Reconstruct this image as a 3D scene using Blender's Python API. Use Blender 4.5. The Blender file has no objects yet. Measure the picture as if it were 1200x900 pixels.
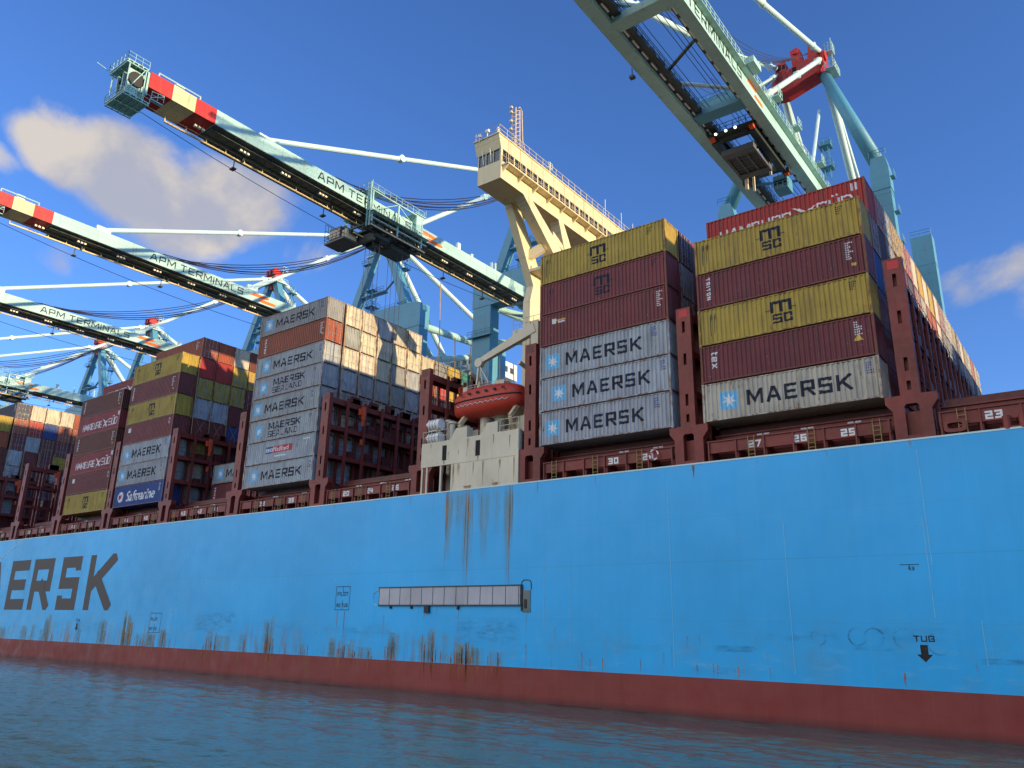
import bpy, bmesh, math, random
from mathutils import Vector, Matrix
random.seed(7)
S = bpy.context.scene
COL = S.collection
PI = math.pi

# ------------------------------------------------------------------ camera, sky, sun
cam = bpy.data.cameras.new('camera')
cam_o = bpy.data.objects.new('camera', cam); COL.objects.link(cam_o); S.camera = cam_o
cam.sensor_width = 36.0; cam.lens = 920.636 / 1200 * 36
cam.clip_start = 0.5; cam.clip_end = 30000
_R = Vector((0.79894503, 0.60114201, 0.01775176)); _U = Vector((0.16348908, -0.24550069, 0.95551072)); _F = Vector((-0.57875571, 0.76049832, 0.2944217))
cam_o.matrix_world = Matrix((( _R.x, _U.x, -_F.x, 0.0), (_R.y, _U.y, -_F.y, -52.5249), (_R.z, _U.z, -_F.z, 5.5466), (0, 0, 0, 1)))

SUN_AZ, SUN_EL = math.radians(4.7), math.radians(7.8)       # azimuth from +X towards +Y
sdir = Vector((math.cos(SUN_EL)*math.cos(SUN_AZ), math.cos(SUN_EL)*math.sin(SUN_AZ), math.sin(SUN_EL)))
sun = bpy.data.lights.new('sun', 'SUN'); sun.energy = 4.9; sun.angle = math.radians(0.5); sun.color = (1.0, 0.75, 0.43)
sun_o = bpy.data.objects.new('sun', sun); COL.objects.link(sun_o)
sun_o.rotation_euler = sdir.to_track_quat('Z', 'Y').to_euler(); sun_o.location = (60, 20, 80)

W = bpy.data.worlds.new('World'); S.world = W; W.use_nodes = True
wt = W.node_tree; wt.nodes.clear()
def wn(t, **k):
    n = wt.nodes.new(t)
    for a, b in k.items(): setattr(n, a, b)
    return n
wout = wn('ShaderNodeOutputWorld'); wbg = wn('ShaderNodeBackground'); wsky = wn('ShaderNodeTexSky', sky_type='NISHITA', sun_disc=False)
wsky.sun_elevation = math.radians(14); wsky.sun_rotation = PI/2 - SUN_AZ
wsky.air_density = 1.0; wsky.dust_density = 0.35; wsky.ozone_density = 2.2; wsky.altitude = 0
SKY_STRENGTH = 0.15
wbg.inputs['Strength'].default_value = SKY_STRENGTH
wtc = wn('ShaderNodeTexCoord')
def wmath(op, a, b=None, c=None, clamp=False):
    n = wn('ShaderNodeMath', operation=op); n.use_clamp = clamp
    for i, v in enumerate((a, b, c)):
        if v is None: continue
        if isinstance(v, (int, float)): n.inputs[i].default_value = v
        else: wt.links.new(v, n.inputs[i])
    return n.outputs[0]
def wdot(vec):
    n = wn('ShaderNodeVectorMath', operation='DOT_PRODUCT'); wt.links.new(wtc.outputs['Generated'], n.inputs[0]); n.inputs[1].default_value = vec
    return n.outputs['Value']
def wnoise(scale, detail, rough, warp=(1, 1, 1), dist=0.0, off=(0, 0, 0)):
    m = wn('ShaderNodeMapping'); m.inputs['Scale'].default_value = warp; m.inputs['Location'].default_value = off
    wt.links.new(wtc.outputs['Generated'], m.inputs['Vector'])
    n = wn('ShaderNodeTexNoise'); n.inputs['Scale'].default_value = scale; n.inputs['Detail'].default_value = detail
    n.inputs['Roughness'].default_value = rough; n.inputs['Distortion'].default_value = dist
    wt.links.new(m.outputs['Vector'], n.inputs['Vector'])
    return n.outputs['Fac']
fb = wnoise(6.0, 9, 0.56, (1, 1, 1.25), 0.35)
fb2 = wnoise(8.0, 8, 0.55, (1, 1, 1.2), 0.2, (3, 1, 2))
cl = None; fl = None
#          direction of the cloud's middle      half width, half height, density, tilt
CLOUDS = [((-0.800, 0.378, 0.460), 0.090, 0.050, 1.2, -0.35), ((-0.765, 0.440, 0.466), 0.070, 0.048, 1.15, -0.1), ((-0.842, 0.285, 0.470), 0.045, 0.026, .95, -0.5), ((-0.790, 0.430, 0.432), 0.075, 0.030, .95, 0.1), ((-0.740, 0.520, 0.420), 0.07, 0.03, .45, 0.2),
          ((-0.870, 0.317, 0.378), 0.030, 0.026, .70, 0), ((-0.862, 0.225, 0.455), 0.040, 0.020, .90, -.2),
          ((-0.035, 0.928, 0.376), 0.060, 0.030, 1.05, .25), ((0.03, 0.93, 0.36), 0.08, 0.05, 1.15, 0.1), ((-0.72, -0.62, 0.42), 0.70, 0.40, 1.10, 0.0), ((-0.30, -0.85, 0.45), 0.85, 0.45, 1.1, 0.0)]  # last two: unseen clouds added behind the camera to light the hull
for (c, a, b, den, tilt) in CLOUDS:
    e0 = Vector(c).normalized(); e1 = Vector((e0.y, -e0.x, 0)).normalized(); e2 = e1.cross(e0).normalized()
    if e2.z < 0: e2.negate()
    u, v = e1*math.cos(tilt) + e2*math.sin(tilt), e2*math.cos(tilt) - e1*math.sin(tilt)
    dz = wdot(e0); dzc = wmath('MAXIMUM', dz, 0.05)
    uu = wmath('DIVIDE', wmath('DIVIDE', wdot(u), dzc), a); vv = wmath('DIVIDE', wmath('DIVIDE', wdot(v), dzc), b)
    r2 = wmath('ADD', wmath('MULTIPLY', uu, uu), wmath('MULTIPLY', vv, vv))
    m = wmath('MULTIPLY', wmath('SUBTRACT', 1.0, wmath('MULTIPLY', r2, 0.62)), wmath('GREATER_THAN', dz, 0.3))
    m = wmath('SUBTRACT', wmath('MAXIMUM', m, -1.7), wmath('MULTIPLY', wmath('LESS_THAN', dz, 0.3), 1.7)); m = wmath('SUBTRACT', wmath('MAXIMUM', m, -1.7), 1.0-den)
    cl = m if cl is None else wmath('MAXIMUM', cl, m)
dens = wmath('ADD', cl, wmath('MULTIPLY', wmath('SUBTRACT', fb, 0.5), 3.2))
mr = wn('ShaderNodeMapRange', interpolation_type='SMOOTHSTEP'); mr.inputs['From Min'].default_value = 0.22; mr.inputs['From Max'].default_value = 1.0
wt.links.new(dens, mr.inputs['Value'])
cfac = wmath('MULTIPLY', mr.outputs['Result'], 0.86)
cmix = wn('ShaderNodeMix', data_type='RGBA')
mr2 = wn('ShaderNodeMapRange', interpolation_type='SMOOTHSTEP'); mr2.inputs['From Min'].default_value = 0.40; mr2.inputs['From Max'].default_value = 0.62
wt.links.new(fb2, mr2.inputs['Value']); wt.links.new(mr2.outputs['Result'], cmix.inputs['Factor'])
CS = 1.0/SKY_STRENGTH
cmix.inputs['A'].default_value = (0.36*CS, 0.355*CS, 0.385*CS, 1); cmix.inputs['B'].default_value = (0.58*CS, 0.51*CS, 0.41*CS, 1)
tint = wn('ShaderNodeMix', data_type='RGBA', blend_type='MULTIPLY'); tint.inputs['Factor'].default_value = 1.0
tint.inputs['B'].default_value = (0.485, 0.745, 1.23, 1)
wt.links.new(wsky.outputs['Color'], tint.inputs['A'])
# unseen clouds added behind the camera, brightened to fill the shaded hull
fill_bank = wn('ShaderNodeMapRange', interpolation_type='SMOOTHSTEP'); fill_bank.inputs['From Min'].default_value = 0.12; fill_bank.inputs['From Max'].default_value = 0.5; fill_bank.inputs['To Min'].default_value = 1.0; fill_bank.inputs['To Max'].default_value = 3.8
wt.links.new(wdot((-0.36, -0.933, 0)), fill_bank.inputs['Value'])
cbr = wn('ShaderNodeVectorMath', operation='SCALE'); wt.links.new(cmix.outputs['Result'], cbr.inputs[0]); wt.links.new(fill_bank.outputs['Result'], cbr.inputs['Scale'])
smix = wn('ShaderNodeMix', data_type='RGBA')
wt.links.new(cfac, smix.inputs['Factor']); wt.links.new(tint.outputs['Result'], smix.inputs['A']); wt.links.new(cbr.outputs['Vector'], smix.inputs['B'])
wt.links.new(smix.outputs['Result'], wbg.inputs['Color']); wt.links.new(wbg.outputs['Background'], wout.inputs['Surface'])

S.view_settings.view_transform = 'Standard'; S.view_settings.look = 'None'; S.view_settings.gamma = 1
S.view_settings.use_curve_mapping = False
S.view_settings.exposure = 0.45
S.render.engine = 'CYCLES'

# ------------------------------------------------------------------ materials
MATS = {}
def nt(m):
    return m.node_tree, m.node_tree.nodes, m.node_tree.links
def base_mat(name, rough=0.5, metal=0.0, spec=0.5):
    m = bpy.data.materials.new(name); m.use_nodes = True; MATS[name] = m
    t, n, l = nt(m); b = n['Principled BSDF']
    b.inputs['Roughness'].default_value = rough; b.inputs['Metallic'].default_value = metal
    b.inputs['Specular IOR Level'].default_value = spec
    return m
def nnoise(m, scale, detail=4, rough=.55, vscale=(1, 1, 1), coord='Object', dist=0.0, off=(0, 0, 0)):
    t, n, l = nt(m)
    tc = n.new('ShaderNodeTexCoord'); mp = n.new('ShaderNodeMapping'); mp.inputs['Scale'].default_value = vscale; mp.inputs['Location'].default_value = off
    l.new(tc.outputs[coord], mp.inputs['Vector'])
    x = n.new('ShaderNodeTexNoise'); x.inputs['Scale'].default_value = scale; x.inputs['Detail'].default_value = detail; x.inputs['Roughness'].default_value = rough; x.inputs['Distortion'].default_value = dist
    l.new(mp.outputs['Vector'], x.inputs['Vector'])
    return x.outputs['Fac']
def nramp(m, v, a, b):
    t, n, l = nt(m); r = n.new('ShaderNodeMapRange'); r.inputs['From Min'].default_value = a; r.inputs['From Max'].default_value = b; l.new(v, r.inputs['Value'])
    return r.outputs['Result']
def nmix(m, fac, A, B, blend='MIX'):
    t, n, l = nt(m); x = n.new('ShaderNodeMix'); x.data_type = 'RGBA'; x.blend_type = blend
    for k, v in (('Factor', fac), ('A', A), ('B', B)):
        if isinstance(v, (int, float)): x.inputs[k].default_value = v
        elif isinstance(v, tuple): x.inputs[k].default_value = (*v, 1) if len(v) == 3 else v
        else: l.new(v, x.inputs[k])
    return x.outputs['Result']
def nmul(m, a, b, op='MULTIPLY'):
    t, n, l = nt(m); x = n.new('ShaderNodeMath'); x.operation = op
    for i, v in enumerate((a, b)):
        if isinstance(v, (int, float)): x.inputs[i].default_value = v
        else: l.new(v, x.inputs[i])
    return x.outputs[0]
def set_in(m, name, v):
    t, n, l = nt(m); b = n['Principled BSDF']
    if isinstance(v, tuple): b.inputs[name].default_value = (*v, 1)
    elif isinstance(v, (int, float)): b.inputs[name].default_value = v
    else: l.new(v, b.inputs[name])
def add_bump(m, h, strength=.3, dist=.02):
    t, n, l = nt(m); x = n.new('ShaderNodeBump'); x.inputs['Strength'].default_value = strength; x.inputs['Distance'].default_value = dist
    l.new(h, x.inputs['Height']); l.new(x.outputs['Normal'], n['Principled BSDF'].inputs['Normal'])
def geom_sep(m):
    t, n, l = nt(m); g = n.new('ShaderNodeNewGeometry'); s = n.new('ShaderNodeSeparateXYZ'); l.new(g.outputs['Position'], s.inputs[0])
    return g.outputs['Position'], s.outputs
def pnoise(m, pos, scale, vs, detail=6, rough=.6, dist=0):
    t, n, l = nt(m); mp = n.new('ShaderNodeMapping'); mp.inputs['Scale'].default_value = vs; l.new(pos, mp.inputs['Vector'])
    x = n.new('ShaderNodeTexNoise'); x.inputs['Scale'].default_value = scale; x.inputs['Detail'].default_value = detail; x.inputs['Roughness'].default_value = rough; x.inputs['Distortion'].default_value = dist
    l.new(mp.outputs[0], x.inputs['Vector']); return x.outputs['Fac']
def painted(name, col, rough=.5, wear=.25, rust=.0, scale=.6, spec=.4):
    """paint with broad tone change, streaky grime and optional rust spots"""
    m = base_mat(name, rough, 0, spec)
    big = nnoise(m, scale*.5, 3); streak = nnoise(m, 1.0, 6, .6, (2.2, 2.2, .22))
    dk = tuple(c*(1-wear) for c in col); lt = tuple(min(1, c*(1+wear*.5)) for c in col)
    c1 = nmix(m, nramp(m, big, .3, .7), dk, lt)
    c2 = nmix(m, nmul(m, nramp(m, streak, .52, .75), wear*1.6), c1, tuple(c*.45 for c in col))
    if rust > 0:
        rn = nnoise(m, 1.3, 8, .65, (1.6, 1.6, .5), off=(5, 2, 1))
        c2 = nmix(m, nmul(m, nramp(m, rn, .66-rust*.1, .74), .85), c2, (.13, .045, .015))
    if name.startswith(('crane_', 'cream')):
        pos, xyz = geom_sep(m); t, n, l = nt(m)
        for ax, per in (('Y', 3.1), ('Z', 2.4)):
            pp = n.new('ShaderNodeMath'); pp.operation = 'PINGPONG'; l.new(xyz[ax], pp.inputs[0]); pp.inputs[1].default_value = per
            c2 = nmix(m, nmul(m, nramp(m, pp.outputs[0], .09, .02), .28), c2, tuple(c*.4 for c in col))
        dr = pnoise(m, pos, 1.0, (1.4, 1.4, .16), 7, .68)
        c2 = nmix(m, nmul(m, nramp(m, dr, .56, .68), .38), c2, (.16, .10, .055))
    set_in(m, 'Base Color', c2)
    set_in(m, 'Roughness', nramp(m, nnoise(m, 3, 3), -.6, 1.6) if rough > .3 else rough)
    return m
def plain(name, col, rough=.5, metal=0, spec=.5):
    m = base_mat(name, rough, metal, spec)
    set_in(m, 'Base Color', nmix(m, nramp(m, nnoise(m, 1.7, 5), .3, .7), tuple(c*.85 for c in col), tuple(min(1, c*1.1) for c in col)))
    return m

# container paint: the object's own colour, its alpha is a per-container wear number
def container_paint(name='container_paint', rust=0.0):
    m = base_mat(name, .55, 0, .35); t, n, l = nt(m)
    oi = n.new('ShaderNodeObjectInfo')
    col = oi.outputs['Color']; a = oi.outputs['Alpha']
    tc = n.new('ShaderNodeTexCoord'); cmb = n.new('ShaderNodeCombineXYZ'); l.new(nmul(m, a, 57.0), cmb.inputs['X']); l.new(nmul(m, a, 23.0), cmb.inputs['Y'])
    add = n.new('ShaderNodeVectorMath'); add.operation = 'ADD'; l.new(tc.outputs['Object'], add.inputs[0]); l.new(cmb.outputs[0], add.inputs[1])
    def nz(sc, vs, d=6, r=.6):
        mp = n.new('ShaderNodeMapping'); mp.inputs['Scale'].default_value = vs; l.new(add.outputs[0], mp.inputs['Vector'])
        x = n.new('ShaderNodeTexNoise'); x.inputs['Scale'].default_value = sc; x.inputs['Detail'].default_value = d; x.inputs['Roughness'].default_value = r
        l.new(mp.outputs[0], x.inputs['Vector']); return x.outputs['Fac']
    tone = nmix(m, nramp(m, nz(.5, (1, 1, 1), 3), .25, .75), (.72, .72, .73), (1.10, 1.09, 1.07))
    c = nmix(m, 1.0, col, tone, 'MULTIPLY')
    c = nmix(m, nmul(m, nramp(m, nz(1.0, (2.6, 2.6, .28)), .48, .76), .52), c, (.055, .045, .038))      # grime runs
    c = nmix(m, nmul(m, nramp(m, nz(2.2, (1.6, 1.6, .55), 9, .66), .61-rust, .69-rust*.6), .9), c, (.16, .055, .02))  # rust
    c = nmix(m, nmul(m, nramp(m, nz(5, (1, 1, 1), 3), .66, .74), .35), c, (.5, .48, .44))               # chalky scuffs
    set_in(m, 'Base Color', c); set_in(m, 'Roughness', nramp(m, nz(2, (1, 1, 1), 3), -.7, 1.7))
    return m
container_paint()
container_paint('container_frame_paint', .17)
# lettering paints (worn)
def lettering_paint(name, col):
    m = base_mat(name, .6, 0, .3); w = nnoise(m, 2.5, 8, .68, (1.4, 1.4, .7))
    set_in(m, 'Base Color', nmix(m, nmul(m, nramp(m, w, .58, .72), .5), col, tuple(min(1, c*.5+.12) for c in col)))
    return m
for nm, c in (('letter_navy', (.012, .016, .03)), ('letter_white', (.72, .72, .70)), ('letter_black', (.012, .012, .014)), ('emblem_blue', (.16, .48, .72)), ('letter_orange', (.80, .16, .02)),
              ('letter_grey', (.085, .07, .06)), ('letter_red', (.55, .05, .05)), ('letter_gold', (.65, .45, .10)), ('letter_blue', (.03, .06, .25))):
    lettering_paint(nm, c)

painted('maroon_steel', (.20, .031, .022), .55, .30, .25)
painted('deck_maroon', (.11, .020, .016), .6, .3, .2)
painted('cream_paint', (.66, .57, .35), .5, .10, .0)
painted('weathered_cream', (.64, .58, .42), .5, .16, .40, .5)
painted('crane_aqua', (.36, .60, .57), .5, .14, .12, .3)
painted('crane_blue', (.085, .29, .41), .5, .10, .0, .3)
painted('crane_dark', (.035, .050, .050), .6, .2)
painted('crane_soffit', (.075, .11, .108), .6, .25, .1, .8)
painted('crane_red', (.46, .018, .017), .5, .15)
painted('crane_cream', (.72, .58, .32), .5, .12)
painted('stay_paint', (.50, .70, .70), .45, .08)
plain('weld_glint', (.16, .50, .72), .4)  # light glinting along the weld beads, painted as a paler blue
painted('house_white', (.6, .62, .62), .5, .1)
painted('lifeboat_orange', (.50, .042, .020), .35, .16, 0, 1.2)
painted('safety_orange', (.75, .10, .03), .45, .15)
painted('grey_panel', (.42, .42, .45), .5, .16, .1)
painted('concrete', (.32, .31, .29), .8, .2)
plain('white_paint', (.75, .75, .73), .4)
plain('yellow_paint', (.26, .18, .045), .6)
plain('rope_steel', (.06, .05, .08), .5, .4)
plain('black_rubber', (.012, .012, .013), .6)
plain('dark_void', (.006, .005, .005), .8)
plain('dark_steel', (.10, .10, .095), .6)
plain('galvanised', (.32, .33, .33), .45, .6)
plain('lashing_rod', (.40, .27, .13), .5, .3)
g = base_mat('window_glass', .06, 0, .8); set_in(g, 'Base Color', (.008, .012, .016))
g = base_mat('sea_glass', .08, 0, .8); set_in(g, 'Base Color', (.02, .05, .06))
lampm = base_mat('lamp_glass', .2); set_in(lampm, 'Base Color', (.85, .82, .72))
lit = base_mat('lamp_lit', .3); set_in(lit, 'Base Color', (.9, .9, .85)); set_in(lit, 'Emission Color', (1, .97, .88)); set_in(lit, 'Emission Strength', 2.5)

# hull paints -------------------------------------------------------
def hull_mat(name, col, boot):
    m = base_mat(name, .28, 0, .45); t, n, l = nt(m); pos, xyz = geom_sep(m)
    big = pnoise(m, pos, .05, (1, 1, 1.5), 4)
    c = nmix(m, nramp(m, big, .25, .75), tuple(k*.84 for k in col), tuple(min(1, k*1.13+.004) for k in col))
    st = pnoise(m, pos, 1.0, (1.3, 1, .10), 7, .62)
    c = nmix(m, nmul(m, nramp(m, st, .52, .8), .35 if boot else .16), c, tuple(k*.55 for k in col))
    # horizontal plate seams
    for zz, dz, sa in ((10.05, .022, .34), (13.1, .02, .16), (6.1, .02, .16)) if not boot else ((1.15, .02, .2),):
        line = nmul(m, nmul(m, nmul(m, xyz['Z'], zz, 'SUBTRACT'), 0.0, 'ADD'), 0.0, 'ADD')
        ab = n.new('ShaderNodeMath'); ab.operation = 'ABSOLUTE'; l.new(line, ab.inputs[0])
        c = nmix(m, nmul(m, nramp(m, ab.outputs[0], dz*1.6, dz*.4), sa), c, tuple(k*.42 for k in col))
    # vertical butts: reflections off the welds painted as paler lines
    fr = n.new('ShaderNodeMath'); fr.operation = 'PINGPONG'; l.new(xyz['X'], fr.inputs[0]); fr.inputs[1].default_value = 3.15 if not boot else 1.6
    c = nmix(m, nmul(m, nramp(m, fr.outputs[0], .05, .015), .08 if boot else .06), c, tuple(min(1, k*1.7+.05) for k in col))
    if not boot:
        # scuffed belt of fender marks above the boot topping
        belt = nmul(m, nramp(m, xyz['Z'], 7.2, 4.6), nramp(m, pnoise(m, pos, .35, (1, 1, 1.2), 7, .7), .47, .66))
        c = nmix(m, nmul(m, belt, .30), c, (.10, .24, .33))
        pale = nmul(m, nramp(m, xyz['Z'], 7.5, 3.0), nramp(m, pnoise(m, pos, .9, (.5, 1, 2.5), 7, .7), .55, .68))
        c = nmix(m, nmul(m, pale, .30), c, (.20, .46, .62))
        # rust that has run down to the boot topping, aft half of the side
        aft = nramp(m, xyz['X'], -22, -55)
        rs = nmul(m, nramp(m, pnoise(m, pos, 1.0, (.85, 1, .07), 8, .72), .515, .60), nmul(m, nramp(m, xyz['Z'], 5.6, 2.6), nramp(m, pnoise(m, pos, .10, (1, 1, .2), 2), .40, .56)))
        c = nmix(m, nmul(m, nmul(m, rs, aft), .9), c, (.16, .075, .025))
    else:
        rs = nmul(m, nramp(m, pnoise(m, pos, 1.0, (.6, 1, .10), 8, .7), .56, .66), nramp(m, xyz['X'], -18, -60))
        c = nmix(m, nmul(m, rs, .65), c, (.17, .065, .022))
        wet = nramp(m, xyz['Z'], .55, .1)
        c = nmix(m, nmul(m, wet, .55), c, (.03, .012, .012))
    set_in(m, 'Base Color', c)
    set_in(m, 'Roughness', nramp(m, pnoise(m, pos, .5, (1, 1, 1), 4), -.25, 1.9 if not boot else 1.0))
    fr2 = n.new('ShaderNodeMath'); fr2.operation = 'PINGPONG'; l.new(xyz['X'], fr2.inputs[0]); fr2.inputs[1].default_value = .42
    dent = nmul(m, nmul(m, fr2.outputs[0], .05), nmul(m, pnoise(m, pos, .22, (1, 1, .7), 3), .16), 'ADD')
    add_bump(m, nmul(m, dent, nmul(m, pnoise(m, pos, 1.1, (1, 1, .5), 4), .03), 'ADD'), .5, .55)
    return m
hull_mat('hull_blue', (.007, .385, .78), False)
hull_mat('hull_red', (.22, .030, .022), True)

def rust_decal(name, ca, cb, lo, hi, vs):
    m = base_mat(name, .8, 0, .2); t, n, l = nt(m); pos, xyz = geom_sep(m)
    at = n.new('ShaderNodeAttribute'); at.attribute_name = 'fade'; at.attribute_type = 'GEOMETRY'
    f = nmul(m, at.outputs['Fac'], nramp(m, pnoise(m, pos, 2.2, vs, 8, .7), lo, hi))
    set_in(m, 'Base Color', nmix(m, nramp(m, pnoise(m, pos, 1.3, (1.5, 1, .4), 5), .35, .65), ca, cb)); set_in(m, 'Alpha', f)
rust_decal('rust_streak', (.20, .070, .018), (.50, .25, .07), .30, .54, (3.2, 1, .12))
rust_decal('scuff', (.040, .17, .30), (.08, .22, .33), .42, .66, (.45, 1, 1.6))
rust_decal('stain_wash', (.36, .36, .17), (.30, .36, .24), .26, .60, (1.6, 1, .12))
def water_mat():
    m = base_mat('sea_water', .05, 0, .5); t, n, l = nt(m); b = n['Principled BSDF']; b.inputs['IOR'].default_value = 1.33
    pos, xyz = geom_sep(m)
    set_in(m, 'Base Color', nmix(m, nramp(m, pnoise(m, pos, .05, (1, 1, 1), 3), .3, .7), (.046, .108, .094), (.058, .122, .104)))
    h1 = pnoise(m, pos, .45, (1, 1.9, 1), 3, .55, .6); h2 = pnoise(m, pos, 1.6, (1, 1.7, 1), 4, .6, .5); h3 = pnoise(m, pos, 6.0, (1, 1.4, 1), 3, .6, .3)
    h = nmul(m, nmul(m, nmul(m, h1, .62), nmul(m, h2, .26), 'ADD'), nmul(m, h3, .05), 'ADD')
    add_bump(m, h, .5, .25)
    set_in(m, 'Roughness', .06)
water_mat()

# ------------------------------------------------------------------ mesh building helpers
BASE = {}                                                   # world position of every thing's origin
class MB:
    def __init__(s): s.v = []; s.f = []; s.m = []
    def add(s, vs, fs, mi=0):
        o = len(s.v); s.v += [tuple(p) for p in vs]; s.f += [tuple(i+o for i in f) for f in fs]; s.m += [mi]*len(fs)
    def box(s, x0, x1, y0, y1, z0, z1, mi=0):
        x0, x1 = min(x0, x1), max(x0, x1); y0, y1 = min(y0, y1), max(y0, y1); z0, z1 = min(z0, z1), max(z0, z1)
        s.add([(x0, y0, z0), (x1, y0, z0), (x1, y1, z0), (x0, y1, z0), (x0, y0, z1), (x1, y0, z1), (x1, y1, z1), (x0, y1, z1)],
              [(0, 3, 2, 1), (4, 5, 6, 7), (0, 1, 5, 4), (1, 2, 6, 5), (2, 3, 7, 6), (3, 0, 4, 7)], mi)
    def beam(s, p, q, w, h, mi=0, w2=None, h2=None, up=(0, 0, 1)):
        p, q = Vector(p), Vector(q); d = (q-p).normalized(); up = Vector(up)
        if abs(d.dot(up)) > .98: up = Vector((0, 1, 0))
        a = d.cross(up).normalized(); b = a.cross(d).normalized(); w2 = w2 or w; h2 = h2 or h
        vs = []
        for c, ww, hh in ((p, w, h), (q, w2, h2)):
            vs += [c-a*ww/2-b*hh/2, c+a*ww/2-b*hh/2, c+a*ww/2+b*hh/2, c-a*ww/2+b*hh/2]
        s.add(vs, [(0, 3, 2, 1), (4, 5, 6, 7), (0, 1, 5, 4), (1, 2, 6, 5), (2, 3, 7, 6), (3, 0, 4, 7)][::1], mi)
    def tube(s, p, q, r, n=8, mi=0, r2=None):
        s.path([p, q], r, n, mi, r2)
    def path(s, pts, r, n=6, mi=0, r2=None):
        pts = [Vector(p) for p in pts]; o = len(s.v); k = len(pts); r2 = r if r2 is None else r2
        prev = None
        for i, p in enumerate(pts):
            d = (pts[min(i+1, k-1)]-pts[max(i-1, 0)]).normalized()
            up = Vector((0, 0, 1)) if abs(d.z) < .95 else Vector((0, 1, 0))
            a = d.cross(up).normalized(); b = a.cross(d).normalized(); rr = r+(r2-r)*i/max(1, k-1)
            for j in range(n):
                t = 2*PI*j/n; s.v.append(tuple(p+a*math.cos(t)*rr+b*math.sin(t)*rr))
        for i in range(k-1):
            for j in range(n):
                s.f.append((o+i*n+j, o+i*n+(j+1) % n, o+(i+1)*n+(j+1) % n, o+(i+1)*n+j)); s.m.append(mi)
        s.f.append(tuple(o+j for j in range(n))[::-1]); s.f.append(tuple(o+(k-1)*n+j for j in range(n))); s.m += [mi, mi]
    def disc(s, c, axis, r, th, n=20, mi=0):
        c = Vector(c); a = Vector(axis).normalized(); s.tube(c-a*th/2, c+a*th/2, r, n, mi)
    def prism(s, poly, axis, a, b, mi=0):
        """extrude a 2-D outline: axis 'x' -> outline is (y, z); 'y' -> (x, z); 'z' -> (x, y)"""
        def P(u, w, t): return {'x': (t, u, w), 'y': (u, t, w), 'z': (u, w, t)}[axis]
        n = len(poly); vs = [P(u, w, a) for u, w in poly]+[P(u, w, b) for u, w in poly]
        fs = [tuple(range(n))[::-1], tuple(range(n, 2*n))]+[(i, (i+1) % n, n+(i+1) % n, n+i) for i in range(n)]
        s.add(vs, fs, mi)
    def rail(s, pts, h=1.1, r=.035, step=1.6, mi=0, mid=True):
        pts = [Vector(p) for p in pts]
        for p, q in zip(pts[:-1], pts[1:]):
            L = (q-p).length; n = max(1, round(L/step))
            for i in range(n+1):
                c = p.lerp(q, i/n); s.tube(c, c+Vector((0, 0, h)), r, 4, mi)
            for hh in ((h, h*.5) if mid else (h,)): s.tube(p+Vector((0, 0, hh)), q+Vector((0, 0, hh)), r, 4, mi)
    def build(s, name, mats, parent=None, smooth=False, recalc=True):
        off = BASE.get(parent.name, Vector((0, 0, 0))) if parent else Vector((0, 0, 0))
        me = bpy.data.meshes.new(name); me.from_pydata([tuple(Vector(p)-off) for p in s.v], [], s.f)
        if isinstance(mats, str): mats = [mats]
        for x in mats: me.materials.append(MATS[x])
        me.polygons.foreach_set('material_index', s.m)
        if recalc:
            bm = bmesh.new(); bm.from_mesh(me); bmesh.ops.recalc_face_normals(bm, faces=bm.faces); bm.to_mesh(me); bm.free()
        if smooth: me.polygons.foreach_set('use_smooth', [True]*len(me.polygons))
        o = bpy.data.objects.new(name, me); COL.objects.link(o)
        if parent: o.parent = parent
        BASE[o.name] = off
        return o
def thing(name, loc, label=None, cat=None, group=None):
    o = bpy.data.objects.new(name, None); COL.objects.link(o); o.location = loc; o.empty_display_size = .5
    BASE[o.name] = Vector(loc)
    return tag(o, label, cat, group)
def tag(o, label=None, cat=None, group=None, kind=None):
    if label: o['label'] = label
    if cat: o['category'] = cat
    if group: o['group'] = group
    if kind: o['kind'] = kind
    return o
def copy_tree(o, parent=None):
    c = o.copy(); COL.objects.link(c)
    if parent: c.parent = parent
    for ch in list(o.children): copy_tree(ch, c)
    return c

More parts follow.
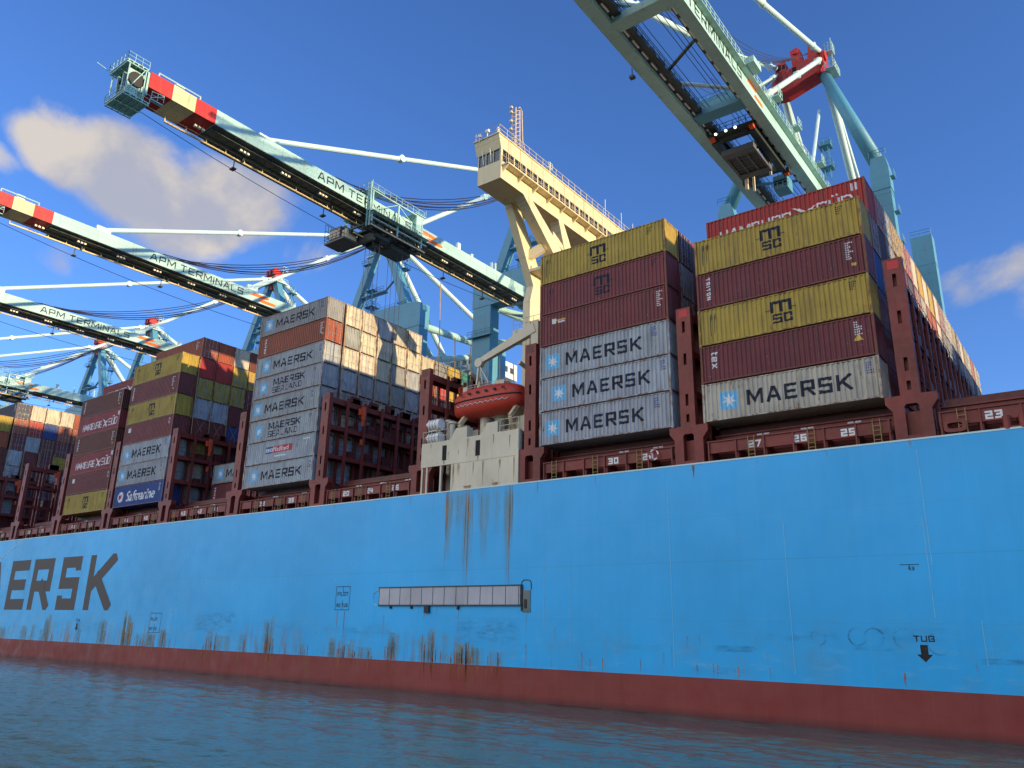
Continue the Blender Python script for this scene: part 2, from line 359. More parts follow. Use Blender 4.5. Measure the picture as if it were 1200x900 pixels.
# ------------------------------------------------------------------ lettering: a square-cornered stroke face
GL = {
 'A': (1.0, [[(0, 0), (.40, 1), (.60, 1), (1, 0)], [(.2, .3), (.8, .3)]]),
 'B': (.9, [[(0, 0), (0, 1), (.9, 1), (.9, .52), (.6, .52)], [(.6, .52), (0, .52)], [(.9, .5), (1, .45), (1, 0), (0, 0)]]),
 'C': (.92, [[(1, .74), (1, 1), (0, 1), (0, 0), (1, 0), (1, .26)]]),
 'D': (.95, [[(0, 0), (0, 1), (.8, 1), (1, .8), (1, .2), (.8, 0), (0, 0)]]),
 'E': (.9, [[(1, 1), (0, 1), (0, 0), (1, 0)], [(0, .5), (.88, .5)]]),
 'F': (.85, [[(0, 0), (0, 1), (1, 1)], [(0, .5), (.85, .5)]]),
 'G': (.95, [[(1, .76), (1, 1), (0, 1), (0, 0), (1, 0), (1, .48), (.5, .48)]]),
 'H': (.95, [[(0, 0), (0, 1)], [(1, 0), (1, 1)], [(0, .5), (1, .5)]]),
 'I': (.0, [[(.5, 0), (.5, 1)]]),
 'K': (1.0, [[(0, 0), (0, 1)], [(1, 1.02), (.08, .42)], [(.34, .58), (1, -.02)]]),
 'L': (.85, [[(0, 1), (0, 0), (1, 0)]]),
 'M': (1.2, [[(0, 0), (0, 1), (.08, 1), (.5, .22), (.92, 1), (1, 1), (1, 0)]]),
 'N': (1.0, [[(0, 0), (0, 1), (.1, 1), (.9, 0), (1, 0), (1, 1)]]),
 'O': (.95, [[(0, 0), (0, 1), (1, 1), (1, 0), (0, 0)]]),
 'P': (.92, [[(0, 0), (0, 1), (1, 1), (1, .42), (.6, .42)], [(.6, .42), (0, .42)]]),
 'R': (.95, [[(0, 0), (0, 1), (1, 1), (1, .45), (.6, .45)], [(.6, .45), (0, .45)], [(.52, .45), (1, -.02)]]),
 'S': (.92, [[(1, .93), (1, 1), (0, 1), (0, .5), (1, .5), (1, 0), (0, 0), (0, .07)]]),
 'T': (.95, [[(0, 1), (1, 1)], [(.5, 1), (.5, 0)]]),
 'U': (.95, [[(0, 1), (0, 0), (1, 0), (1, 1)]]),
 'X': (1.0, [[(0, 0), (1, 1)], [(0, 1), (1, 0)]]),
 'm': (1.75, [[(0, 0), (0, 1), (1, 1), (1, 0)], [(.5, 1), (.5, 0)]]),
 's': (1.05, [[(1, 1), (0, 1), (0, .5), (1, .5), (1, 0), (0, 0)]]),
 'c': (.9, [[(1, .72), (1, 1), (0, 1), (0, 0), (1, 0), (1, .28)]]),
 't': (.55, [[(.25, 1.3), (.25, 0), (1, 0)], [(0, .95), (1, .95)]]),
 'e': (.9, [[(0, .5), (.6, .5)], [(.6, .5), (1, .5), (1, 1), (0, 1), (0, 0), (1, 0)]]),
 'x': (.9, [[(0, 0), (1, 1)], [(0, 1), (1, 0)]]),
 '0': (.8, [[(0, 0), (0, 1), (1, 1), (1, 0), (0, 0)]]), '1': (.4, [[(.6, 0), (.6, 1), (0, .8)]]),
 '2': (.8, [[(0, 1), (1, 1), (1, .5), (0, .5), (0, 0), (1, 0)]]), '3': (.8, [[(0, 1), (1, 1), (1, 0), (0, 0)], [(.25, .5), (1, .5)]]),
 '4': (.8, [[(0, 1), (0, .36), (1, .36)], [(.75, .9), (.75, 0)]]), '5': (.8, [[(1, 1), (0, 1), (0, .5), (1, .5), (1, 0), (0, 0)]]),
 '6': (.8, [[(1, 1), (0, 1), (0, 0), (1, 0), (1, .5), (.6, .5)], [(.6, .5), (0, .5)]]), '7': (.8, [[(0, 1), (1, 1), (.4, 0)]]),
 '8': (.8, [[(0, 0), (0, 1), (1, 1), (1, 0), (0, 0)], [(0, .5), (1, .5)]]), '9': (.8, [[(1, .5), (.6, .5)], [(.6, .5), (0, .5), (0, 1), (1, 1), (1, 0), (0, 0)]]),
}
def stroke_poly(pts, t):
    """mitred ribbon of width t along pts; returns quads"""
    n = len(pts); P = [Vector(p) for p in pts]; closed = (P[0]-P[-1]).length < 1e-6
    if closed: P = P[:-1]; n -= 1
    L = []; Rr = []
    for i in range(n):
        if closed or 0 < i < n-1:
            d0 = (P[i]-P[i-1]).normalized(); d1 = (P[(i+1) % n]-P[i]).normalized()
            n0 = Vector((-d0.y, d0.x)); n1 = Vector((-d1.y, d1.x)); mm = n0+n1
            if mm.length < 1e-4: mm = n0
            mm.normalize(); k = min(2.6, 1/max(.2, mm.dot(n0)))
            L.append(P[i]+mm*k*t/2); Rr.append(P[i]-mm*k*t/2)
        else:
            d = (P[1]-P[0]).normalized() if i == 0 else (P[-1]-P[-2]).normalized()
            nn = Vector((-d.y, d.x)); e = P[i]-d*t/2 if i == 0 else P[i]+d*t/2
            L.append(e+nn*t/2); Rr.append(e-nn*t/2)
    qs = []
    for i in range(n if closed else n-1):
        j = (i+1) % n; qs.append((L[i], Rr[i], Rr[j], L[j]))
    return qs
def clip_poly(poly, f0, f1):
    """clip a 2-D polygon between v=f0 and v=f1"""
    for lim, sgn in ((f0, 1), (f1, -1)):
        out = []
        for i in range(len(poly)):
            a, b = poly[i], poly[(i+1) % len(poly)]; da, db = (a.y-lim)*sgn, (b.y-lim)*sgn
            if da >= 0: out.append(a)
            if (da > 0 and db < 0) or (da < 0 and db > 0): out.append(a.lerp(b, da/(da-db)))
        poly = out
        if len(poly) < 3: return []
    return poly
def text_polys(txt, h, wide=1.0, t=.18, gap=.18, slant=0.0):
    """list of (polygon, layer) in (u, v); width returned"""
    out = []; u = 0.0; T = t*h
    for ch in txt:
        if ch == ' ': u += h*.45*wide; continue
        w, strokes = GL[ch]; w = max(T*1.02, w*h*wide)
        top = 1.3*h if ch == 't' else h
        for k, s in enumerate(strokes):
            pts = [(u+T/2+a*(w-T), T/2+b*(h-T)) for a, b in s]
            for q in stroke_poly(pts, T):
                q = clip_poly(list(q), 0, top)
                if q: out.append(([Vector((p.x+slant*p.y, p.y)) for p in q], k))
        u += w+gap*h
    return out, u-gap*h
class Lett(MB):
    """flat lettering: polygons put on a plane given by origin, u axis, v axis, outward normal"""
    def put(s, polys, o, u, v, nrm, mi=0, lift=.004):
        o, u, v, nrm = Vector(o), Vector(u), Vector(v), Vector(nrm)
        for poly, lay in polys:
            k = len(poly); s.add([o+u*p.x+v*p.y+nrm*(lift+.012*lay) for p in poly], [tuple(range(k))], mi)
def rect(u0, u1, v0, v1): return [Vector((u0, v0)), Vector((u1, v0)), Vector((u1, v1)), Vector((u0, v1))]
def star_poly(cu, cv, r, n=7, inner=.40):
    out = []
    for i in range(2*n):
        a = PI/2+PI*i/n; rr = r if i % 2 == 0 else r*inner
        out.append(Vector((cu+math.cos(a)*rr, cv+math.sin(a)*rr)))
    c = Vector((cu, cv)); return [([c, out[i], out[(i+1) % (2*n)]], 1) for i in range(2*n)]
def font_polys(txt, size, shear=0.0, bold=0.0):
    cu = bpy.data.curves.new('lettering_curve', 'FONT'); cu.body = txt; cu.size = size; cu.shear = shear; cu.offset = bold
    o = bpy.data.objects.new('lettering_curve', cu); COL.objects.link(o); bpy.context.view_layer.update()
    me = o.evaluated_get(bpy.context.evaluated_depsgraph_get()).to_mesh()
    ps = [([Vector((me.vertices[i].co.x, me.vertices[i].co.y)) for i in p.vertices], 0) for p in me.polygons]
    w = max((v.co.x for v in me.vertices), default=0)
    o.to_mesh_clear(); bpy.data.objects.remove(o); bpy.data.curves.remove(cu)
    return ps, w
def shift(ps, du, dv, rot=0, lay=0):
    c, s_ = math.cos(rot), math.sin(rot)
    return [([Vector((p.x*c-p.y*s_+du, p.x*s_+p.y*c+dv)) for p in q], k+lay) for q, k in ps]

# ------------------------------------------------------------------ water and quay
w = MB()
GX0, GX1, GY0, GY1, GS = -170, 14, -50, -.2, .32
nx, ny = int((GX1-GX0)/GS), int((GY1-GY0)/GS)
wr = random.Random(5); WV = []
for i in range(46):
    lam = .7*(7.5**(wr.random()**1.15)); th = wr.gauss(math.radians(252), .62); k = 2*PI/lam
    WV.append((k*math.cos(th), k*math.sin(th), wr.random()*2*PI, (.0042 if lam < 2 else .0024)*lam**.9))
_cos = math.cos
for j in range(ny+1):
    y = GY0+(GY1-GY0)*j/ny
    for i in range(nx+1):
        x = GX0+(GX1-GX0)*i/nx; edge = min(1, i/6, (nx-i)/6, j/6, (ny-j)/6+.4)
        w.v.append((x, y, edge*sum(a*_cos(kx*x+ky*y+p) for kx, ky, p, a in WV)))
for j in range(ny):
    o = j*(nx+1); w.f += [(o+i, o+i+1, o+nx+2+i, o+nx+1+i) for i in range(nx)]
w.m = [0]*len(w.f)
for x0, x1, y0, y1 in ((-9000, 9000, -9000, GY0), (-9000, 9000, GY1, 61.5), (-9000, GX0, GY0, GY1), (GX1, 9000, GY0, GY1)):
    w.add([(x0, y0, 0), (x1, y0, 0), (x1, y1, 0), (x0, y1, 0)], [(0, 1, 2, 3)])
tag(w.build('water', 'sea_water', recalc=False, smooth=True), kind='structure')
q = MB(); q.box(-9000, 9000, 61.5, 9000, -8, 5)
for k in range(40): q.box(-330+10*k, -329+10*k, 61.0, 61.495, 1.5, 4.5, 0)
tag(q.build('quay', 'concrete'), kind='structure')

# ------------------------------------------------------------------ the ship
DECK = 16.9; YH = -.15
ship = thing('container_ship', (-50, 29, 0), 'light blue container ship moored along the quay with dark letters on its side', 'ship')
PLAN = [(-262, 20), (-255, 8), (-240, 1.5), (-222, YH), (60, YH), (85, 4), (110, 14), (128, 29.5), (110, 45), (85, 55), (60, 59.1), (-222, 59.1), (-240, 57.5), (-255, 51), (-262, 39)]
h = MB(); ZR = 2.47
h.prism(PLAN, 'z', ZR, DECK, 0)
hull = h.build('hull', ['hull_blue'], ship)
h = MB(); h.prism([(x, y-.004 if y < 29 else y+.004) for x, y in PLAN], 'z', -4, ZR-.002, 0)
h.build('boot_topping', 'hull_red', ship)
h = MB(); h.prism([(x*.9995, 29.5+(y-29.5)*.997) for x, y in PLAN], 'z', DECK+.002, DECK+.03, 0); h.build('deck', 'deck_maroon', ship)
h = MB(); h.box(-222, 60, YH-.03, YH+.10, DECK+.002, DECK+.11); h.build('gunwale', 'stay_paint', ship)

UX, UZ, NY = (1, 0, 0), (0, 0, 1), (0, -1, 0)
def side_text(L, txt, x, z, hh, y=YH, **k):
    ps, w = text_polys(txt, hh, **k); L.put(ps, (x, y, z), UX, UZ, NY); return w
L = Lett()
for ch, x, wd in (('M', -155.5, 1.05), ('A', -144.2, .95), ('E', -135.4, .98), ('R', -127.7, .95), ('S', -118.8, .86), ('K', -110.8, .98)):
    side_text(L, ch, x, 6.55, 7.15, wide=wd, t=.215)
L.build('hull_lettering', 'letter_grey', hull, recalc=False)
# pilot notices, tug marks, draught marks
for px0, pz0, pw, ph in ((-60.7, 6.7, 2.0, 2.2), (-93.7, 4.05, 2.5, 2.25)):
    L = Lett(); fw = .06
    for a in ((0, pw, 0, fw), (0, pw, ph-fw, ph), (0, fw, fw, ph-fw), (pw-fw, pw, fw, ph-fw), (pw*.5-fw/2, pw*.5+fw/2, fw, ph*.42), (pw*.5-fw/2, pw*.5+fw/2, ph*.72, ph-fw)):
        L.put([(rect(*a), 0)], (px0, YH, pz0), UX, UZ, NY)
    side_text(L, 'PILOT', px0+.22, pz0+ph*.60, .36, wide=.85, t=.2, gap=.22)
    side_text(L, 'NO TUG', px0+.2, pz0+.28, .34, wide=.72, t=.2, gap=.2)
    L.build('pilot_notice', 'letter_black', hull, recalc=False)
def tug(x, z, sc):
    L = Lett(); side_text(L, 'TUG', x-.5*sc, z+1.12*sc, .34*sc, wide=1.0, t=.2, gap=.2)
    L.put([([Vector((-.2, .95)), Vector((.2, .95)), Vector((.2, .42)), Vector((.42, .42)), Vector((0, 0)), Vector((-.42, .42)), Vector((-.2, .42))], 0)], (x, YH, z), (sc, 0, 0), (0, 0, sc), NY)
    L.build('tug_mark', 'letter_black', hull, recalc=False)
tug(-9.7, 3.98, 1.0); tug(-111.6, 3.9, 1.05)
L = Lett(); side_text(L, '43', -10.0, 9.12, .22, wide=.8, t=.2); L.put([(rect(-.45, .6, .32, .36), 0), (rect(.05, .09, .2, .32), 0)], (-10, YH, 9.12), UX, UZ, NY)
L.build('frame_mark', 'letter_black', hull, recalc=False)
# rust that has run down the side: thin runs gathered in patches, over paler washes
SR = random.Random(23)
def streak(D, x, z0, z1, wdt, y=YH, a=1.0, soft=.5):
    n = 7; k = len(D.v); dx = 0
    for i in range(n+1):
        t = i/n; z = z0+(z1-z0)*t; ww = wdt*(.75+.5*SR.random())*(1-soft*t); dx += SR.uniform(-.012, .012)
        for j, f in ((-1, 0), (-.5, 1), (.5, 1), (1, 0)):
            D.v.append((x+dx+j*ww/2, y-.006, z)); D.fade.append(f*a*min(1, t*9+.35)*(1-t**2.2*soft*1.9 if soft > .05 else (1 if i < n else .6)))
    for i in range(n):
        for j in range(3):
            b = k+i*4+j; D.f.append((b, b+1, b+5, b+4)); D.m.append(0)
def build_streaks(D, name, parent, mat='rust_streak'):
    o = D.build(name, mat, parent, recalc=False)
    at = o.data.attributes.new('fade', 'FLOAT', 'POINT'); at.data.foreach_set('value', [max(0, f) for f in D.fade]); o['kind'] = 'stuff'
    return o
D = MB(); D.fade = []; Wd = MB(); Wd.fade = []
# runs under the boat deck
for x, l, wd, a in ((-46.9, 7.4, .20, .9), (-46.75, 5.2, .10, .7), (-44.65, 7.0, .14, .9), (-44.35, 8.8, .16, .9), (-43.9, 6.2, .10, .6), (-42.9, 4.2, .08, .5), (-41.7, 3.4, .08, .4), (-39.85, 8.6, .22, .95), (-39.6, 6.0, .12, .8), (-45.6, 3.0, .07, .5), (-48.5, 2.0, .07, .5),
                    (-23.3, 1.1, .22, .8), (-9.0, .5, .2, .5), (-37.0, 1.0, .14, .5), (-51.5, 1.0, .14, .5), (-62, .9, .12, .4), (-70, .9, .14, .4), (-31.5, .8, .1, .5), (-14, .5, .1, .4)):
    streak(D, x, DECK-.02, DECK-l, wd, a=a)
for x, l, wd, a in ((-46.6, 6.0, 1.3, .55), (-44.5, 8.5, 1.5, .60), (-42.6, 6.5, 1.6, .45), (-40.0, 8.5, 1.2, .60), (-45.5, 4.0, 1.2, .4), (-41.2, 4.5, 1.0, .35)): streak(Wd, x, DECK-.02, DECK-l, wd, y=YH+.003, a=a*.85)
# pilot notices, ladder brackets, scuppers
for x, z, l, wd, a in ((-60.3, 6.65, 2.2, .12, .8), (-59.3, 6.65, 2.6, .14, .9), (-54.0, 6.4, 2.8, .08, .8), (-38.0, 6.5, 1.6, .08, .7), (-38.0, 4.3, 1.75, .14, .95), (-49.0, 6.5, .7, .12, .7), (-45.1, 6.8, 2.4, .06, .6), (-47.6, 7.0, 1.0, .07, .5),
                       (-32.9, 3.75, 1.25, .14, .95), (-32.2, 3.35, .85, .12, .9), (-31.1, 3.4, .9, .13, .9), (-28.0, 3.5, .95, .11, .9), (-30.0, 4.6, .9, .05, .6), (-25.6, 4.5, 1.7, .06, .7), (-26.2, 4.0, 1.0, .05, .7),
                       (-24.35, 5.15, 1.0, .10, .8), (-23.5, 5.15, .7, .06, .6), (-23.75, 3.3, .75, .14, .9), (-22.6, 3.4, .85, .1, .85), (-22.3, 3.35, .8, .12, .85), (-20.9, 3.25, .7, .14, .9), (-18.9, 4.3, 1.3, .05, .7), (-18.8, 3.3, .75, .09, .85), (-10.9, 3.35, .8, .18, .9), (-7.2, 4.0, .5, .07, .5), (-35.3, 5.6, 1.4, .06, .6)):
    streak(D, x, z, max(z-l, ZR+.01), wd, a=a)
# patches: middle, spread, top, how many, wash
for x, sp, zt_, cnt, wash in ((-44.0, 1.7, 4.3, 26, .75), (-48.0, 1.5, 5.4, 15, .45), (-52.9, .8, 4.6, 10, .5), (-59.4, 1.6, 4.1, 22, .5), (-65.0, 1.8, 3.7, 9, .1), (-70.6, 1.1, 5.9, 16, .45), (-74.8, .8, 4.3, 5, .2), (-80.2, 2.0, 4.4, 18, .55), (-56.5, 1.2, 3.5, 9, .3),
                              (-90.0, 1.2, 4.6, 6, .3), (-92.6, 1.5, 4.0, 7, .6), (-98.4, 1.3, 6.2, 22, .95), (-95.2, .7, 3.9, 6, .3), (-104.5, 2.4, 5.4, 9, .5), (-111.5, 2.5, 4.6, 5, .25), (-119.5, 1.6, 5.8, 13, .65), (-125.5, 2.6, 4.6, 10, .6), (-133, 3, 4.3, 8, .4), (-46.3, 3.5, 3.5, 12, .2), (-41.2, 1.6, 3.7, 6, .2)):
    for k in range(cnt):
        xx = x+SR.gauss(0, sp*.55); top = ZR+max(.25, (zt_-ZR)*SR.uniform(.25, 1)*math.exp(-((xx-x)/sp)**2*.5)); top = min(top, zt_)
        streak(D, xx, top, ZR+.005, SR.uniform(.05, .17), a=SR.uniform(.6, 1), soft=0.0)
        if SR.random() < .55: streak(D, xx, ZR-.01, ZR-SR.uniform(.5, 2.0), SR.uniform(.06, .16), y=YH-.004, a=SR.uniform(.4, .85), soft=.4)
    if wash:
        for k in range(4): xx = x+SR.gauss(0, sp*.5); streak(Wd, xx, ZR+(zt_-ZR)*SR.uniform(.7, 1.1), ZR+.005, SR.uniform(.6, 1.5), y=YH+.003, a=wash*SR.uniform(.6, 1), soft=0.0)
build_streaks(D, 'rust_stain', hull)
build_streaks(Wd, 'wash_stain', hull, 'stain_wash')
Sc = MB(); Sc.fade = []
def scuff(x0, x1, z0, z1, a):
    nx_, k = 6, len(Sc.v)
    for i in range(nx_+1):
        for j, f in ((0, 0), (.2, 1), (.8, 1), (1, 0)):
            Sc.v.append((x0+(x1-x0)*i/nx_, YH-.0045, z0+(z1-z0)*j)); Sc.fade.append(.38*a*f*(0 if i in (0, nx_) else 1))
    for i in range(nx_):
        for j in range(3): b_ = k+i*4+j; Sc.f.append((b_, b_+4, b_+5, b_+1)); Sc.m.append(0)
for q_ in ((-22.6, -19.4, 4.15, 4.6, .9), (-7.0, -4.6, 3.95, 4.35, .9), (-13.8, -11.0, 4.5, 4.75, .5), (-19.0, -16.5, 4.9, 5.4, .4), (-12.6, -8.2, 5.0, 5.9, .35), (-17.4, -14.2, 5.0, 5.6, .35), (-84.5, -76, 4.2, 6.6, .75), (-57, -52, 4.4, 5.6, .4), (-45.5, -38.5, 4.0, 6.2, .65), (-62.5, -56.5, 4.6, 5.2, .5), (-73, -66, 4.6, 5.6, .35), (-112, -104, 3.6, 5.2, .45), (-24.5, -20, 2.7, 3.2, .35), (-30, -26, 4.0, 4.5, .3)): scuff(*q_)
build_streaks(Sc, 'scuff_mark', hull, 'scuff')
Sc = MB(); Sc.fade = []
for x, z, r_ in ((-12.35, 5.25, .55), (-13.3, 5.3, .5), (-10.7, 5.25, .55), (-8.9, 5.0, .6), (-15.6, 5.2, .45)):
    k = len(Sc.v); n_ = 22
    for i in range(n_):
        t_ = 2*PI*i/n_; fd = .5+.5*math.sin(t_*1.0+x*3)
        for rr, f in ((r_-.08, 0), (r_, 1), (r_+.08, 0)): Sc.v.append((x+rr*math.cos(t_), YH-.006, z+rr*math.sin(t_))); Sc.fade.append(f*fd*.8)
    for i in range(n_):
        for j in range(2): a_ = k+i*3+j; c_ = k+((i+1) % n_)*3+j; Sc.f.append((a_, c_, c_+1, a_+1)); Sc.m.append(0)
build_streaks(Sc, 'fender_ring', hull, 'scuff')
# stowed accommodation ladder in its recess, boarding door
b = MB(); b.box(-54.6, -38.55, YH-.16, YH-.002, 7.2, 8.64, 0)
for k in range(13): b.box(-54.6+k*1.325, -54.55+k*1.325, YH-.175, YH-.161, 7.2, 8.64, 1)
b.box(-54.7, -38.4, YH-.20, YH-.002, 8.645, 8.75, 1); b.box(-54.7, -38.4, YH-.20, YH-.002, 7.1, 7.195, 1)
ap = b.build('ladder_panel', ['grey_panel', 'crane_dark'], hull)
b = MB(); b.box(-38.35, -37.62, YH-.05, YH-.002, 6.6, 8.3, 0); b.box(-38.2, -37.95, YH-.09, YH-.052, 6.9, 7.6, 1); b.box(-38.5, -38.36, YH-.10, YH-.002, 6.7, 8.6, 1)
b.build('side_door', ['sea_glass', 'black_rubber'], hull)
b = MB()
def arch(b, x0, x1, z0, z1, r=.3):
    pts = [(x0, YH-.03, z0)]+[(x0+r-r*math.cos(t), YH-.03, z1-r+r*math.sin(t)) for t in (0, .5, 1.05, 1.57)]+[(x1-r+r*math.sin(t), YH-.03, z1-r+r*math.cos(t)) for t in (0, .5, 1.05, 1.57)]+[(x1, YH-.03, z0)]
    b.path(pts, .03, 5)
arch(b, -38.5, -37.55, 8.35, 9.1); b.build('door_arch', 'black_rubber', hull)
b = MB(); b.path([(-54.75, YH-.03, 7.1), (-55.4, YH-.03, 7.3), (-55.5, YH-.03, 8.2), (-54.75, YH-.03, 8.6)], .03, 5); b.build('ladder_guard', 'stay_paint', hull)
b = MB(); b.box(-48.9, -48.35, YH-.2, YH-.002, 6.5, 7.09); b.box(-45.2, -45.0, YH-.15, YH-.002, 6.8, 7.09); b.box(-50.6, -50.45, YH-.15, YH-.002, 6.85, 7.09); b.box(-53.2, -53.05, YH-.15, YH-.002, 6.85, 7.09); b.build('ladder_bracket', 'black_rubber', hull)
for x, z0, z1 in ((-8.7, 9.4, 16.3), (-17.2, 3.0, 12.6), (-25.4, 3.0, 15.8), (-36.3, 5.2, 10.6), (-33.9, 4.2, 9.9), (-8.9, 6.4, 12.2), (-6.6, 3.9, 6.3), (-88.9, 2.6, 7.2)):
    b = MB(); b.box(x-.018, x+.018, YH-.015, YH-.002, z0, z1); b.build('weld_bead', 'weld_glint', hull)
# mooring line at far left, slack against the side
b = MB(); b.path([(-131.5, YH-.6, 16.9), (-136.5, YH-2.0, 13.2), (-143, YH-3.5, 9.8), (-152, YH-5, 6.2)], .06, 5)
tag(b.build('mooring_line', 'white_paint'), 'thin pale mooring line slanting down past the dark hull letters', 'rope')

# hatch coamings, walkway rails and yellow ladders along the deck edge
PX = [-8.65, -23.6, -38.0, -50.5, -65.0, -79.8, -94.4, -108.9, -123.7, -137.8, -152.6, -167.6]
edges = [60]+PX+[-182]
for i in range(len(edges)-1):
    x1, x0 = edges[i]-1.35, edges[i+1]+1.35
    if i == 0: x1 = 60
    if abs(edges[i]+38) < .1: continue
    b = MB()
    b.box(x0, x1, .16, .34, 17.62, 18.42, 0); b.box(x0, x1, .05, .55, 18.421, 18.50, 0)
    b.box(x0, x1, 1.75, 1.9, 17.0, 19.10, 0); b.box(x0, x1, 1.6, 2.2, 19.101, 19.2, 0)
    n = max(2, round((x1-x0)/2.1))
    for k in range(n+1):
        x = x0+.1+(x1-x0-.2)*k/n; b.box(x-.05, x+.05, .04, .155, 16.95, 18.40, 0); b.box(x-.11, x+.11, .345, 1.74, 17.0, 17.9, 0)
    co = b.build('hatch_coaming', ['maroon_steel'], ship)
    for k in range(n):
        if k % 2 == (i % 2):
            x = x0+(k+.6)*(x1-x0)/n; b = MB()
            for sx in (-.22, .22): b.beam((x+sx, -.02, 16.95), (x+sx, -.02, 18.55), .05, .05)
            for zz in (17.2, 17.5, 17.8, 18.1): b.box(x-.195, x+.195, -.045, .005, zz, zz+.04)
            b.build('ladder', 'yellow_paint', co)
    b = MB(); b.rail([(x0, .95, 17.0), (x1, .95, 17.0)], 1.15, .025, 2.0); b.build('walkway_rail', 'maroon_steel', co)
    mid = (x0+x1)/2
    nums = {0: ['23'], 1: ['27', '26', '25'], 2: ['30', '29'], 4: ['20', '24', '26'], 5: ['38', '39'], 6: ['43', '42', '41'], 7: ['46', '45'], 8: ['48', '49'], 9: ['52', '51'], 10: ['55', '54'], 11: ['58', '57']}.get(i, [])
    xs = {0: [-4.85], 1: [-19.25, -16.15, -13.05], 2: [-30.5, -27.5]}.get(i) or [x0+(x1-x0)*(j+.7)/(len(nums)+.4) for j in range(len(nums))]
    if nums:
        L = Lett()
        for s_, x in zip(nums, xs):
            side_text(L, s_, x, 17.72, .50, y=.155, wide=1.0, t=.24, gap=.2)
            if i: side_text(L, s_, x+.1, 18.55, .48, y=1.745, wide=1.0, t=.24, gap=.2)
        L.build('frame_number', 'letter_white', co, recalc=False)
    b = MB(); b.box(x0+.2, x1-.2, 2.25, 57, 17.0, 19.70, 0)
    for k in range(11): b.box(x0+.21, x1-.21, 2.28+5.05*k+.1, 2.28+5.05*k+5.0, 19.701, 19.80)
    b.build('hatch_cover', 'deck_maroon', ship)
# two fairlead castings and pale drums on the right-hand deck edge
b = MB()
def rring(b, cx, cz, rx, rz, y0, y1, t):
    n = 20; pts = []
    for k in range(n):
        a = 2*PI*k/n; c, s_ = math.cos(a), math.sin(a)
        pts.append((cx+rx*abs(c)**.55*(1 if c > 0 else -1), cz+rz*abs(s_)**.55*(1 if s_ > 0 else -1), cx+(rx-t)*abs(c)**.55*(1 if c > 0 else -1), cz+(rz-t)*abs(s_)**.55*(1 if s_ > 0 else -1)))
    for k in range(n):
        p, q_ = pts[k], pts[(k+1) % n]
        vs = [(p[0], y0, p[1]), (q_[0], y0, q_[1]), (q_[2], y0, q_[3]), (p[2], y0, p[3]), (p[0], y1, p[1]), (q_[0], y1, q_[1]), (q_[2], y1, q_[3]), (p[2], y1, p[3])]
        b.add(vs, [(0, 1, 2, 3), (4, 7, 6, 5), (0, 4, 5, 1), (3, 2, 6, 7)])
rring(b, -6.45, 17.52, .62, .40, -.14, .06, .22)
b.build('fairlead', 'maroon_steel', ship, smooth=False)
b = MB(); b.tube((-3.8, .0, 16.95), (-3.8, .0, 17.75), .22, 14); b.tube((-3.0, .0, 16.95), (-3.0, .0, 17.75), .22, 14); b.box(-4.2, -2.6, -.1, .1, 17.0, 17.12); b.build('mooring_bitt', 'maroon_steel', ship, smooth=False)

